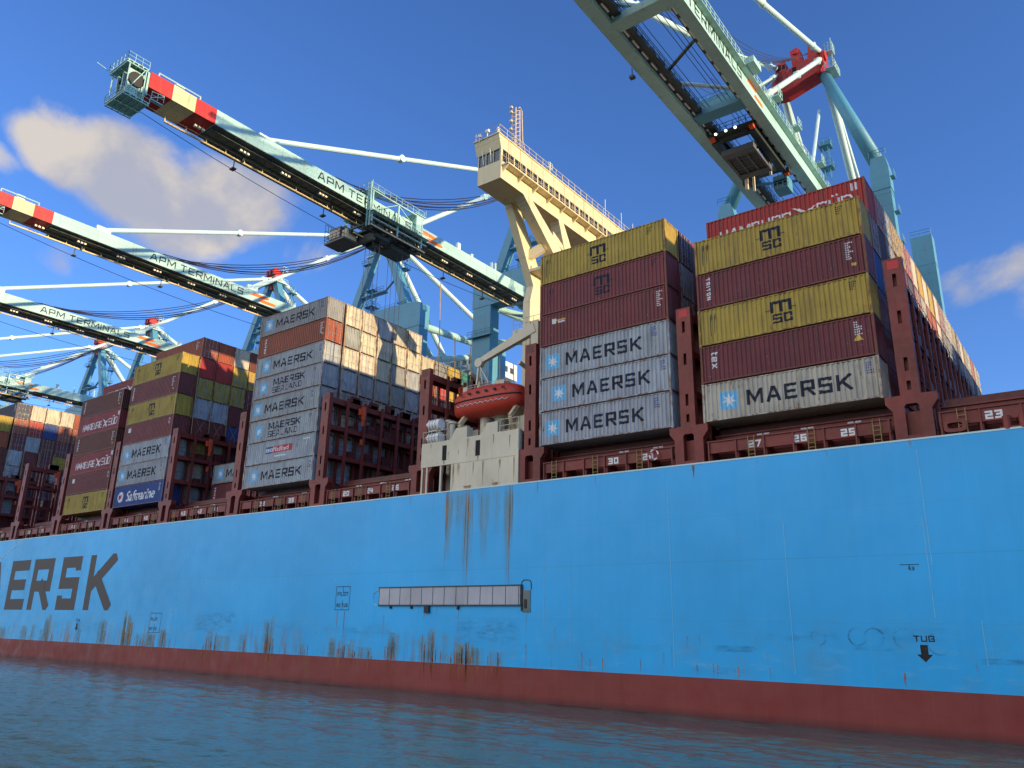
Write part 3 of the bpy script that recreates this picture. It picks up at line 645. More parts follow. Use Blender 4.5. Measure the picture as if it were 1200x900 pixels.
# lashing bridges
def slotted(b, x0, x1, y0, y1, z0, z1, sw, slots):
    cx = (x0+x1)/2; b.box(x0, cx-sw/2, y0, y1, z0, z1); b.box(cx+sw/2, x1, y0, y1, z0, z1); z = z0
    for a, c in slots: b.box(cx-sw/2+.001, cx+sw/2-.001, y0+.004, y1-.004, z, a); z = c
    b.box(cx-sw/2+.001, cx+sw/2-.001, y0+.004, y1-.004, z, z1)
for xi, xc in enumerate(PX):
    b = MB()
    for k in range(23):
        y = 2.535+2.55*k
        zt_ = 28.9+.7*random.random()
        b.box(xc-.70, xc-.45, y-.13, y+.13, 17.0, 29.0); b.box(xc+(-.40 if xi == 0 else .58), xc+(-.22 if xi == 0 else .78), y-.16, y+.16, 17.0, zt_ if xi == 0 else 29.0)
        if k % 2 == 0 and xi < 2: b.box(xc-.445, xc+(-.405 if xi == 0 else .57), y-.03, y+.03, 17.0, 28.2)
    for z, hh in ((19.4, .5), (22.6, .45), (25.75, .5), (28.75, .62)):
        b.box(xc-.69, xc-.55, .55, 58.4, z-hh, z); fx = -.52 if xi == 0 else .42; b.box(xc+fx, xc+fx+.10, .55, 58.4, z-hh, z); b.box(xc-.545, xc+max(fx, -.3)-.005, .56, 58.39, z-.06, z-.01)
    lb = b.build('lashing_bridge', 'maroon_steel', ship)
    b = MB()
    slotted(b, xc-.58, xc+.58, 0, .16, 19.85, 29.2, .24, ((20.15, 20.75), (21.4, 22.3), (24.6, 25.5), (27.2, 28.1)))
    b.box(xc-.58, xc-.45, .161, .50, 19.85, 29.2); b.box(xc+.45, xc+.58, .161, .50, 19.85, 29.2); b.box(xc-.449, xc+.449, .40, .50, 19.85, 29.2)
    # pedestal: splayed head, two legs, open middle
    b.prism([(xc-1.5, 19.84), (xc+1.5, 19.84), (xc+1.5, 19.35), (xc+1.12, 18.85), (xc+.42, 18.85), (xc+.42, 19.1), (xc+.30, 19.25), (xc-.30, 19.25), (xc-.42, 19.1), (xc-.42, 18.85), (xc-1.12, 18.85), (xc-1.5, 19.35)], 'y', -.05, .6)
    b.box(xc-1.12, xc-.42, -.05, .6, DECK+.05, 18.848); b.box(xc+.42, xc+1.12, -.05, .6, DECK+.05, 18.848); b.box(xc-.419, xc+.419, .46, .58, DECK+.05, 18.846); b.box(xc-.419, xc+.419, -.04, .1, DECK+.05, 17.25)
    ep = b.build('end_post', 'maroon_steel', lb)
    b = MB()
    for z in (19.4, 22.6, 25.75, 28.75):
        rx = xc-.33 if xi == 0 else xc+.49; b.rail([(rx, .7, z), (rx, 57, z)], 1.05, .022, 2.55)
    b.build('walkway_rail', 'maroon_steel', lb)
    b = MB(); b.box(xc-.34, xc+.34, -.005, -.001, 28.45, 29.05); 
    b.build('end_cap_plate', 'letter_red' if xi in (0, 1) else 'deck_maroon', lb)
    if xi not in (0, 1):
        b = MB(); y = 4.6
        b.box(xc+.80, xc+1.10, y-.20, y+.20, 27.0, 28.5); b.box(xc+.80, xc+1.0, y-.62, y-.23, 27.5, 28.2); b.box(xc+.85, xc+1.05, y-.12, y+.12, 26.3, 26.99)
        b.box(xc+.80, xc+1.0, y-.12, y+.12, 24.2, 24.8)
        b.build('work_lamp', 'safety_orange', lb)
    b = MB()
    for k in range(0, 23):
        y = 3.8+2.55*k; r_ = random.Random(xi*50+k)
        for _ in range(2): b.box(xc+(-.5 if xi == 0 else .3), xc+(-.25 if xi == 0 else .7), y+r_.uniform(-.8, .3), y+r_.uniform(.31, .8), 28.76, 28.76+r_.uniform(.3, .8))
        if r_.random() < .6: b.box(xc-.5, xc+(-.3 if xi == 0 else .4), y-.5, y+.4, 22.61, 22.61+r_.uniform(.4, 1.1))
        if r_.random() < .6: b.box(xc-.5, xc+(-.3 if xi == 0 else .4), y-.5, y+.4, 25.76, 25.76+r_.uniform(.4, 1.1))
    b.build('lashing_gear', 'deck_maroon', lb)['kind'] = 'stuff'
    # turnbuckle rods on the stacks that carry boxes just aft
    if xi in (4, 6, 10, 11, 3):
        b = MB()
        for k in range(0, 7):
            y = 2.53+2.55*k; b.tube((xc-.72, y+.05, 28.6), (xc-.95, y, 34.2 if k else 39.5), .055, 5)
            b.tube((xc-.72, y+.3, 28.4), (xc-.96, y+2.2, 31.8), .03, 5); b.tube((xc-.72, y+2.2, 28.4), (xc-.94, y+.3, 31.8), .03, 5)
        b.build('lashing_rods', 'lashing_rod', lb)

# deckhouse side: cream shell plating at the boat deck
b = MB(); x0, x1 = -50.35, -39.15
xs = [x0, -47.78, -47.22, -43.84, -43.28, x1]
b.box(xs[0], xs[1], -.13, .12, 19.42, 21.70); b.box(xs[2], xs[3], -.13, .12, 19.42, 21.70); b.box(xs[4], xs[5], -.13, .12, 19.42, 21.70)
for a, c in ((xs[1], xs[2]), (xs[3], xs[4])):
    b.box(a+.002, c-.002, -.126, .116, 19.42, 19.85); b.box(a+.002, c-.002, -.126, .116, 21.25, 21.70)
    for (u, w_, z, s_) in ((a, a+.14, 19.85, 1), (c-.14, c, 19.85, 1)): pass
b.box(-46.4, x1, -.12, .12, 17.0, 19.40); b.box(x1-.25, x1+.10, -.16, .4, 17.0, 21.72)
for x in (-50.2, -46.55, -49.6, -47.9): b.box(x-.09, x+.09, -.10, .1, 17.0, 19.415)
b.box(x0, x1, .121, 13, 21.45, 21.68); b.box(-50.3, x1, 3.0, 13, 17, 21.44)
for x in (-44.9, -42.9, -41.2): b.box(x-.04, x+.04, -.135, -.121, 17.0, 19.40)
dh = b.build('boat_deck_shell', 'weathered_cream', ship)
b = MB()
for a, c in ((xs[1], xs[2]), (xs[3], xs[4])):
    cx = (a+c)/2; rr = .255; n = 10
    b.prism([(cx+rr*math.cos(t), 20.95+rr*math.sin(t)) for t in [PI*k/n for k in range(n+1)]]+[(cx+rr*math.cos(t), 20.12+rr*math.sin(t)) for t in [PI+PI*k/n for k in range(n+1)]], 'y', -.05, .05)
b.box(xs[1]+.004, xs[2]-.004, .0, .1, 19.86, 21.24); b.box(xs[3]+.004, xs[4]-.004, .0, .1, 19.86, 21.24)
b.build('freeing_port', 'dark_void', dh)
b = MB()
b.prism([(-46.9, 21.70), (-44.9, 21.70), (-44.9, 22.7), (-46.2, 22.7)], 'y', -.1, .7); b.build('davit_foot', 'weathered_cream', ship); b = MB(); b.prism([(-43.3, 21.70), (-41.4, 21.70), (-41.4, 22.7), (-42.6, 22.7)], 'y', -.1, .7); b.build('davit_foot', 'weathered_cream', ship)

D = MB(); D.fade = []
for x, z, l, wd in ((-46.3, 19.4, 2.2, .4), (-42.9, 19.4, 2.3, .35), (-39.5, 19.4, 2.3, .3), (-45.7, 19.4, 1.2, .8), (-44.7, 21.6, 1.4, .6), (-47.5, 19.85, .5, .5), (-43.5, 19.85, .5, .5), (-41.8, 21.6, 1.0, .3), (-47.0, 20.6, .9, .3), (-40, 21.3, 1.3, .3), (-44, 19.3, 1.3, .3), (-41, 19.3, .9, .5), (-49.2, 21.6, .6, .3), (-44.6, 17.3, .3, 3.0), (-41.5, 17.3, .3, 2.5)):
    streak(D, x, z, z-l, wd*.45, y=-.135, a=.85)
build_streaks(D, 'rust_stain', dh)
b = MB(); b.rail([(x0, -.02, 21.7), (-47.2, -.02, 21.7)], 1.1, .04, 1.0); b.rail([(-41.2, -.02, 21.7), (x1, -.02, 21.7)], 1.1, .04, 1.0); b.rail([(-50, 3.2, 21.7), (x1, 3.2, 21.7)], 1.1, .04, 1.2)
b.build('boat_deck_rail', 'weathered_cream', dh)
b = MB()
for x, y, r, hh in ((-47.9, 1.3, .28, 1.9), (-48.6, 1.5, .2, 2.2), (-47.3, 2.4, .35, 1.6), (-45.2, 2.8, .45, 2.8), (-43.9, 3.4, .5, 2.4), (-42.2, 4.5, .6, 3.6), (-41.0, 3.8, .45, 3.0)):
    b.tube((x, y, 21.69), (x, y, 21.69+hh), r, 12); b.disc((x, y, 21.69+hh+.12), (0, 0, 1), r*1.5, .2, 12)
for x, y, a, hh in ((-46.6, 3.3, .5, 1.5), (-44.5, 4.6, .8, 3.5), (-40.2, 2.6, .5, 1.9)): b.box(x-a, x+a, y-.4, y+.4, 21.69, 21.69+hh)
b.build('deck_vent', 'weathered_cream', ship)
# davits: bent arms behind the boat
for x in (-47.2, -41.3):
    b = MB(); b.beam((x, 2.6, 21.69), (x+.3, 1.2, 23.4), .35, .45); b.beam((x+.3, 1.2, 23.4), (x+.6, 3.3, 26.2), .35, .4); b.beam((x+.6, 3.3, 26.2), (x+.6, 3.6, 28.3), .3, .35); b.beam((x+.6, 3.6, 28.3), (x+.6, 2.0, 28.6), .26, .3)
    b.beam((x-.6, 2.9, 21.69), (x+.3, 1.3, 23.3), .12, .12)
    b.build('davit', 'cream_paint', ship)
# stores crane: jib slanting down over the lifeboat
b = MB(); b.beam((-38.9, 2.0, 31.6), (-45.4, 2.0, 29.5), .55, 1.0, w2=.4, h2=.5); b.beam((-38.9, 2.2, 29.3), (-38.9, 2.2, 32.2), .8, .8); b.disc((-45.4, 2, 29.4), (0, 1, 0), .45, .5, 14)
b.box(-42.0, -38.0, 2.6, 4.6, 31.9, 32.15); b.box(-42.0, -38.0, 2.6, 2.7, 31.2, 31.89); 
for k in range(6): b.beam((-42+.7*k, 2.65, 31.2), (-41.3+.7*k, 2.65, 31.9), .08, .08)
b.rail([(-42, 2.65, 32.15), (-38, 2.65, 32.15)], 1.0, .03, .8)
b.tube((-45.4, 2, 29.3), (-45.0, 2, 27.3), .06, 6); b.beam((-45.4, 1.9, 29.2), (-44.2, 1.9, 27.3), .1, .1); b.beam((-45.4, 1.9, 29.3), (-45.6, 1.9, 27.2), .16, .16)
b.build('stores_crane', 'weathered_cream', ship)
# tall deckhouse block behind the boat deck and under the bridge
b = MB(); b.box(-46.2, -39.6, 26.5, 34, 17, 44.3, 0); b.box(-46.2, -43.2, 26.5, 34, 44.301, 48.39, 0); b.box(-46.2, -39.6, 13.2, 45, 17, 30, 0); b.build('deckhouse', 'cream_paint', ship)

# ---- bridge with its wing
b = MB()
b.prism([(-46.0, 48.4), (-43.0, 48.4), (-43.0, 50.45), (-46.0, 50.45)], 'y', 1.45, 57.5)
b.box(-45.999, -43.25, 1.75, 57.2, 50.451, 51.85)                                   # core behind the glazing
b.prism([(1.0, 53.3), (1.45, 51.851), (57.5, 51.851), (57.9, 53.3)], 'x', -46.2, -43.0)
b.box(-46.3, -42.9, .9, 57.9, 53.301, 53.42)
for k in range(27):                                                                 # mullions
    y = 1.45+.16+k*2.08
    b.box(-43.24, -43.004, y-.09, y+.09, 50.452, 51.849)
for x in (-46.0, -45.03, -44.06, -43.09): b.box(x, x+.085, 1.452, 1.74, 50.452, 51.849)
wing = b.build('bridge_house', 'cream_paint', ship)
for k in range(26):
    y = 1.45+.32+k*2.08; b = MB(); b.box(-43.12, -43.08, y-.06, y+1.82, 50.46, 51.84, 0)
    b.box(-43.07, -43.03, y+.60, y+.64, 50.50, 51.80, 1); b.box(-43.07, -43.03, y+1.2, y+1.24, 50.50, 51.80, 1); b.box(-43.07, -43.03, y+.02, y+1.74, 51.15, 51.18, 1)
    b.build('window', ['window_glass', 'cream_paint'], wing)
for x in (-45.91, -44.94, -43.97):
    b = MB(); b.box(x+.005, x+.875, 1.58, 1.62, 50.50, 51.82, 0); b.build('window', 'sea_glass', wing)
b = MB()
for x, dz in ((-45.5, .4), (-44.5, .6)):
    b.tube((x, .98, 53.2), (x+.1, .86, 53.2+dz), .05, 5); b.box(x-.05, x+.35, .70, .95, 53.2+dz, 53.5+dz)
    b.beam((x+.2, 1.2, 52.2), (x+.2, 1.5, 50.7), .08, .05)
b.build('wing_lamp', 'white_paint', wing)
b = MB(); b.box(-42.999, -42.15, 1.6, 46, 49.85, 50.0)
for k in range(17): b.prism([(-42.999, 49.845), (-42.2, 49.845), (-42.999, 49.2)], 'y', 1.7+k*2.6, 1.85+k*2.6)
b.rail([(-42.2, 1.65, 50.0), (-42.2, 46, 50.0)], .95, .024, 1.04); b.rail([(-42.999, 1.65, 50.0), (-42.2, 1.65, 50.0)], 1.05, .032, .8)
b.build('balcony', 'cream_paint', wing)
b = MB(); b.rail([(-46.1, 1.1, 53.42), (-43.0, 1.1, 53.42), (-43.0, 57.7, 53.42)], 1.0, .03, 1.3); b.build('roof_rail', 'cream_paint', wing)
for k in range(26):
    b = MB(); y = 2.6+k*2.08; b.tube((-42.96, y, 50.5), (-42.96, y, 53.3), .025, 4); b.build('stay_bar', 'cream_paint', wing)
b = MB()                                                                            # lattice mast on the wing
for dx, dy in ((0, 0), (.55, 0), (0, .75), (.55, .75)): b.tube((-43.75+dx, 4.1+dy, 53.42), (-43.75+dx*.9, 4.1+dy*.9, 58.3), .06, 5)
for k in range(9):
    z = 53.7+k*.52
    for (a, c) in (((0, 0), (.55, 0)), ((.55, 0), (.55, .75)), ((0, .75), (.55, .75)), ((0, 0), (0, .75))):
        b.tube((-43.75+a[0], 4.1+a[1], z), (-43.75+c[0], 4.1+c[1], z+.5), .03, 4)
b.path([(-43.2, 5.9, 53.42), (-43.2, 5.3, 55.0), (-43.2, 5.1, 58.4), (-43.2, 4.7, 58.7), (-43.2, 4.5, 58.4)], .05, 5)
for z in (55.6, 56.6, 57.7, 58.3): b.box(-43.85, -43.6, 3.78, 4.05, z, z+.22)
b.build('lattice_mast', 'crane_cream', wing)
b = MB()
for k in range(12): 
    t0, t1 = PI/2*(k/12), PI/2*((k+1)/12)
    b.path([(-44.6, 20.6, 54.2+.75*math.sin(t0)), (-44.6, 20.6, 54.2+.75*math.sin(t1))], .75*math.cos(t0), 14, r2=.75*math.cos(t1)+.001)
b.tube((-44.6, 20.6, 53.42), (-44.6, 20.6, 54.2), .74, 14)
for kx, ky in ((-43.6, 1.6),): b.tube((kx, ky, 53.42), (kx, ky, 54.1), .12, 8); b.path([(kx, ky, 54.1), (kx, ky, 54.3), (kx, ky, 54.55)], .24, 10, r2=.1)
b.build('radar_dome', 'white_paint', wing, smooth=True)
for y, hh in ((10.5, 1.6), (22.5, 2.6), (26.5, 2.6), (29.5, 2.4), (33.5, 2.2), (39, 2.0)):
    b = MB(); b.tube((-43.2, y, 53.42), (-43.2, y, 53.42+hh), .035, 5); b.build('whip_aerial', 'white_paint', wing)
# wing supports: plated frames fore and aft
def plate(poly, x0, x1, nm='wing_support'):
    b = MB(); b.prism(poly, 'x', x0, x1); return b.build(nm, 'cream_paint', ship)
plate([(5.3, 48.398), (6.95, 48.398), (12.75, 44.72), (16.2, 42.3), (16.2, 40.6), (10.9, 43.9)], -44.2, -43.001)
plate([(11.9, 48.398), (12.9, 48.398), (14.55, 45.75), (14.55, 44.0), (13.2, 44.9)], -44.2, -43.003)
plate([(11.0, 45.75), (13.19, 44.95), (13.3, 45.5), (12.1, 46.1), (11.0, 46.6)], -44.1, -43.1)
plate([(6.0, 48.397), (7.6, 48.397), (12.4, 40.6), (12.8, 39.0), (12.9, 17.0), (9.6, 17.0), (9.6, 38.4), (10.2, 40.4)], -46.0, -45.1)
b = MB(); b.beam((-45.6, 9.3, 43.4), (-43.7, 10.0, 44.4), .5, 1.0); b.box(-45.09, -43.5, 9.4, 12.6, 41.7, 42.0); b.box(-45.09, -44.9, 9.6, 12.6, 42.001, 42.5); b.build('wing_brace', 'cream_paint', ship)

# ------------------------------------------------------------------ lifeboat, rafts
lbt = thing('lifeboat', (-44.2, 2.2, 24.1), 'orange red enclosed lifeboat hanging under its crane above the cream boat deck', 'lifeboat')
def capsule(prof, cx, cy, z0, Ln, mi=0, ns=24, nc=20, half=None):
    """boat body lofted along x; prof(t) -> (half width, bottom z, top z)"""
    b = MB(); o = 0
    for i in range(ns+1):
        t = i/ns; hw, zb, zt = prof(t); x = cx-Ln/2+Ln*t; zm = z0+1.35
        for j in range(nc):
            a = 2*PI*j/nc; c, s_ = math.cos(a), math.sin(a)
            e = .72
            yy = cy+hw*abs(c)**e*(1 if c > 0 else -1); zz = (zt-zm if s_ > 0 else zm-zb)*abs(s_)**e*(1 if s_ > 0 else -1)+zm
            b.v.append((x, yy, zz))
    for i in range(ns):
        for j in range(nc): b.f.append((i*nc+j, i*nc+(j+1) % nc, (i+1)*nc+(j+1) % nc, (i+1)*nc+j)); b.m.append(mi)
    b.f.append(tuple(range(nc))[::-1]); b.f.append(tuple(ns*nc+j for j in range(nc))); b.m += [mi, mi]
    return b
def prof(t):
    s_ = 2*t-1; k = max(0, 1-abs(s_)**3.2)**.5
    return (1.28*k*.98+.03, 24.1+.55*(1-k)+.25*max(0, s_), 26.95-.95*(1-k)-.12*abs(s_))
capsule(prof, -44.2, 2.2, 24.15, 8.3).build('lifeboat_hull', 'lifeboat_orange', lbt, smooth=True)
b = MB(); n = 40
for sgn in (-1,):
    pts = []
    for i in range(n+1):
        t = .02+.96*i/n; hw, zb, zt = prof(t); pts.append((-44.2-4.15+8.3*t, 2.2-hw*1.005-.01, 25.55))
    b.path(pts, .07, 6)
b.build('rubbing_strake', 'black_rubber', lbt)
b = MB(); pts = []
for i in range(61):
    t = .12+.74*i/60; hw, zb, zt = prof(t); pts.append((-44.2-4.15+8.3*t, 2.2-hw*.985-.05, 25.2-.16*abs(math.sin(i*PI/6))))
b.path(pts, .028, 5); b.build('grab_line', 'white_paint', lbt)
b = MB(); b.rail([(-46.6, 1.7, 26.75), (-41.8, 1.7, 26.75)], .45, .03, 1.0); b.box(-47.2, -46.7, 1.8, 2.6, 26.3, 27.2); b.box(-43.2, -42.2, 1.7, 2.7, 26.7, 27.15)
b.build('roof_fitting', 'weathered_cream', lbt)
b = MB()
for k in range(6): x = -46.8+k*1.0; b.box(x, x+.32, .80, .90, 26.05, 26.22)
b.build('porthole', 'letter_navy', lbt)
for z, nm in ((23.55, 'upper'), (22.25, 'lower')):
    t = thing('life_raft', (-49.3, .5, z), 'white life raft drum, %s of two stacked at the aft end of the boat deck' % nm, 'life raft', 'life raft drums')
    b = MB(); x0 = -50.05
    pts = [(x0, .5, z), (x0+.12, .5, z), (x0+.7, .5, z), (x0+.8, .5, z), (x0+1.4, .5, z), (x0+1.5, .5, z)]
    b.path([(x0+.02, .5, z), (x0+.15, .5, z), (x0+1.38, .5, z), (x0+1.5, .5, z)], .52, 18)
    b.build('drum', 'white_paint', t, smooth=False)
    b = MB()
    for x in (x0+.4, x0+.75, x0+1.1): b.disc((x, .5, z), (1, 0, 0), .545, .05, 18)
    b.build('strap', 'galvanised', t)
b = MB(); b.box(-49.9, -49.8, .1, .9, 21.69, 24.0); b.box(-48.8, -48.7, .1, .9, 21.69, 24.0); b.box(-49.9, -48.7, .1, .9, 22.85, 22.95); b.build('raft_rack', 'weathered_cream', ship)
t = thing('lifebuoy', (-26.45, -.08, 17.9), 'pale red and white lifebuoy hung on the walkway rail beside the number 29', 'lifebuoy')
b = MB(); rp = [(-26.45+.36*math.cos(2*PI*k/24), -.06, 18.0+.36*math.sin(2*PI*k/24)) for k in range(24)]
for k in range(24): b.tube(rp[k], rp[(k+1) % 24], .065, 6, mi=1 if (k//3) % 2 else 0)
b.build('ring', ['white_paint', 'letter_red'], t)

# ------------------------------------------------------------------ containers
CL, CW = 12.192, 2.438
def corr(x, a, b, p=.34, d=.075):
    """trapezoid profile between a and b; 0 = outermost"""
    if x <= a or x >= b: return d
    u = ((x-a) % p)/p
    if u < .24: return d-d*u/.24 if False else d*(1-u/.24)
    if u < .50: return 0
    if u < .74: return d*(u-.50)/.24
    return d
def corr_breaks(a, b, p=.34):
    out = []; x = a
    while x < b:
        for u in (0, .24, .50, .74): 
            if x+u*p < b: out.append(x+u*p)
        x += p
    return out+[b]
CM = {}
def cmesh(name, b, mats):
    me = bpy.data.meshes.new(name); me.from_pydata(b.v, [], b.f)
    for x in mats: me.materials.append(MATS[x])
    me.polygons.foreach_set('material_index', b.m)
    bm = bmesh.new(); bm.from_mesh(me); bmesh.ops.recalc_face_normals(bm, faces=bm.faces); bm.to_mesh(me); bm.free()
    return me
for key, Hc in (('hc', 2.896), ('std', 2.591)):
    b = MB(); p = .16
    for x in (0, CL-p):
        for y in (0, CW-p): b.box(x, x+p, y, y+p, .118, Hc-.118)
    for x in (-.006, CL-.172):
        for y in (-.006, CW-.156):
            for z in (0, Hc-.118): b.box(x, x+.178, y, y+.162, z, z+.118)
    for y in (.004, CW-.064):
        b.box(.173, CL-.173, y, y+.06, .075, .17); b.box(.173, CL-.173, y, y+.06, Hc-.10, Hc-.025)
    for x in (.004, CL-.104):
        b.box(x, x+.1, .157, CW-.157, .095, .19); b.box(x, x+.1, .157, CW-.157, Hc-.13, Hc-.02)
    CM['frame', key] = cmesh('frame', b, ['container_frame_paint'])
    a0, a1 = .20, CL-.20; xs = [.16]+corr_breaks(a0, a1)+[CL-.16]
    b = MB(); b.v = [(x, .012+corr(x, a0, a1), z) for z in (.165, Hc-.098) for x in xs]; n = len(xs)
    b.f = [(i, i+1, n+i+1, n+i) for i in range(n-1)]; b.m = [0]*len(b.f)
    CM['side_panel', key] = cmesh('side_panel', b, ['container_paint'])
    e0, e1 = .22, CW-.22; ys = [.16]+corr_breaks(e0, e1, .25)+[CW-.16]
    b = MB(); b.v = [(CL-.010-corr(y, e0, e1, .25, .055), y, z) for z in (.165, Hc-.125) for y in ys]; n = len(ys)
    b.f = [(i, i+1, n+i+1, n+i) for i in range(n-1)]; b.m = [0]*len(b.f)
    CM['end_panel', key] = cmesh('end_panel', b, ['container_paint'])
    b = MB(); b.box(CL-.06, CL-.022, .163, 1.214, .173, Hc-.135); b.box(CL-.06, CL-.022, 1.224, CW-.163, .173, Hc-.135)
    for y in (.36, 1.00, 1.44, 2.08):
        b.box(CL-.021, CL-.004, y-.35 if False else y-.24, y+.24, .9, .94); b.box(CL-.021, CL-.004, y-.24, y+.24, 1.75, 1.79)
    CM['door', key] = cmesh('door', b, ['container_paint'])
    b = MB()
    for y in (.36, 1.00, 1.44, 2.08):
        b.tube((CL+.012, y, .10), (CL+.012, y, Hc-.07), .022, 6)
        for z in (.15, .8, 1.9, Hc-.15): b.box(CL-.02, CL+.03, y-.06, y+.06, z-.04, z+.04)
    for y in (.5, 1.15, 1.58, 1.9): b.box(CL+.002, CL+.03, y, y+.38, 1.02, 1.06)
    CM['lock_rod', key] = cmesh('lock_rod', b, ['galvanised'])
    b = MB()
    b.add([(.1, .1, Hc-.03), (CL-.1, .1, Hc-.03), (CL-.1, CW-.1, Hc-.03), (.1, CW-.1, Hc-.03)], [(0, 1, 2, 3)])
    CM['roof', key] = cmesh('roof', b, ['container_paint'])
    b = MB(); b.add([(.1, CW-.03, .1), (CL-.1, CW-.03, .1), (CL-.1, CW-.03, Hc-.06), (.1, CW-.03, Hc-.06)], [(0, 1, 2, 3)])
    b.add([(.05, .1, .1), (.05, CW-.1, .1), (.05, CW-.1, Hc-.06), (.05, .1, Hc-.06)], [(0, 1, 2, 3)]); b.add([(.1, .1, .08), (CL-.1, .1, .08), (CL-.1, CW-.1, .08), (.1, CW-.1, .08)], [(0, 3, 2, 1)])
    CM['back_shell', key] = cmesh('back_shell', b, ['container_paint'])

def conform(polys_mats, key):
    """lettering that follows the corrugation: list of (polys, material, layer lift)"""
    a0, a1 = .20, CL-.20; br = corr_breaks(a0, a1); out = MB(); mats = []
    for polys, mat, lift in polys_mats:
        if mat not in mats: mats.append(mat)
        mi = mats.index(mat)
        for poly, lay in polys:
            us = [p.x for p in poly]; lo, hi = min(us), max(us)
            cuts = [lo]+[x for x in br if lo+1e-5 < x < hi-1e-5]+[hi]
            for c0, c1 in zip(cuts[:-1], cuts[1:]):
                pg = [Vector((p.y, p.x)) for p in poly]; pg = clip_poly(pg, c0, c1)
                if len(pg) < 3: continue
                pg = [p for i, p in enumerate(pg) if (p-pg[i-1]).length > 1e-5]
                if len(pg) < 3: continue
                vs = [(p.y, .012+corr(p.y, a0, a1)-.005-.005*lay-lift, p.x) for p in pg]
                out.add(vs, [tuple(range(len(vs)))], mi)
    me = bpy.data.meshes.new('lettering'); me.from_pydata(out.v, [], out.f)
    for x in mats: me.materials.append(MATS[x])
    me.polygons.foreach_set('material_index', out.m)
    return me
def codes(Hc, x, mat, rows=5, vert=True, z=None):
    """tiny unreadable owner-code marks: columns of short dashes"""
    r = random.Random(int(x*97)+rows); ps = []
    for i in range(rows):
        zz = (z or Hc-.45)-.17*i
        for j in range(r.randint(2, 4)): ps.append((rect(x+.13*j, x+.13*j+.08, zz, zz+.10), 0))
    return (ps, mat, 0)
def vtxt(txt, hh, x, ztop, wide=.8, t=.2):
    ps, w = text_polys(txt, hh, wide=wide, t=t, gap=.3); return shift(ps, x, ztop, -PI/2)
def emb(x, z, s_): return [([(rect(x, x+s_, z, z+s_), 0)], 'emblem_blue', 0), (star_poly(x+s_/2, z+s_/2, s_*.43), 'letter_white', 0)]
LET = {}
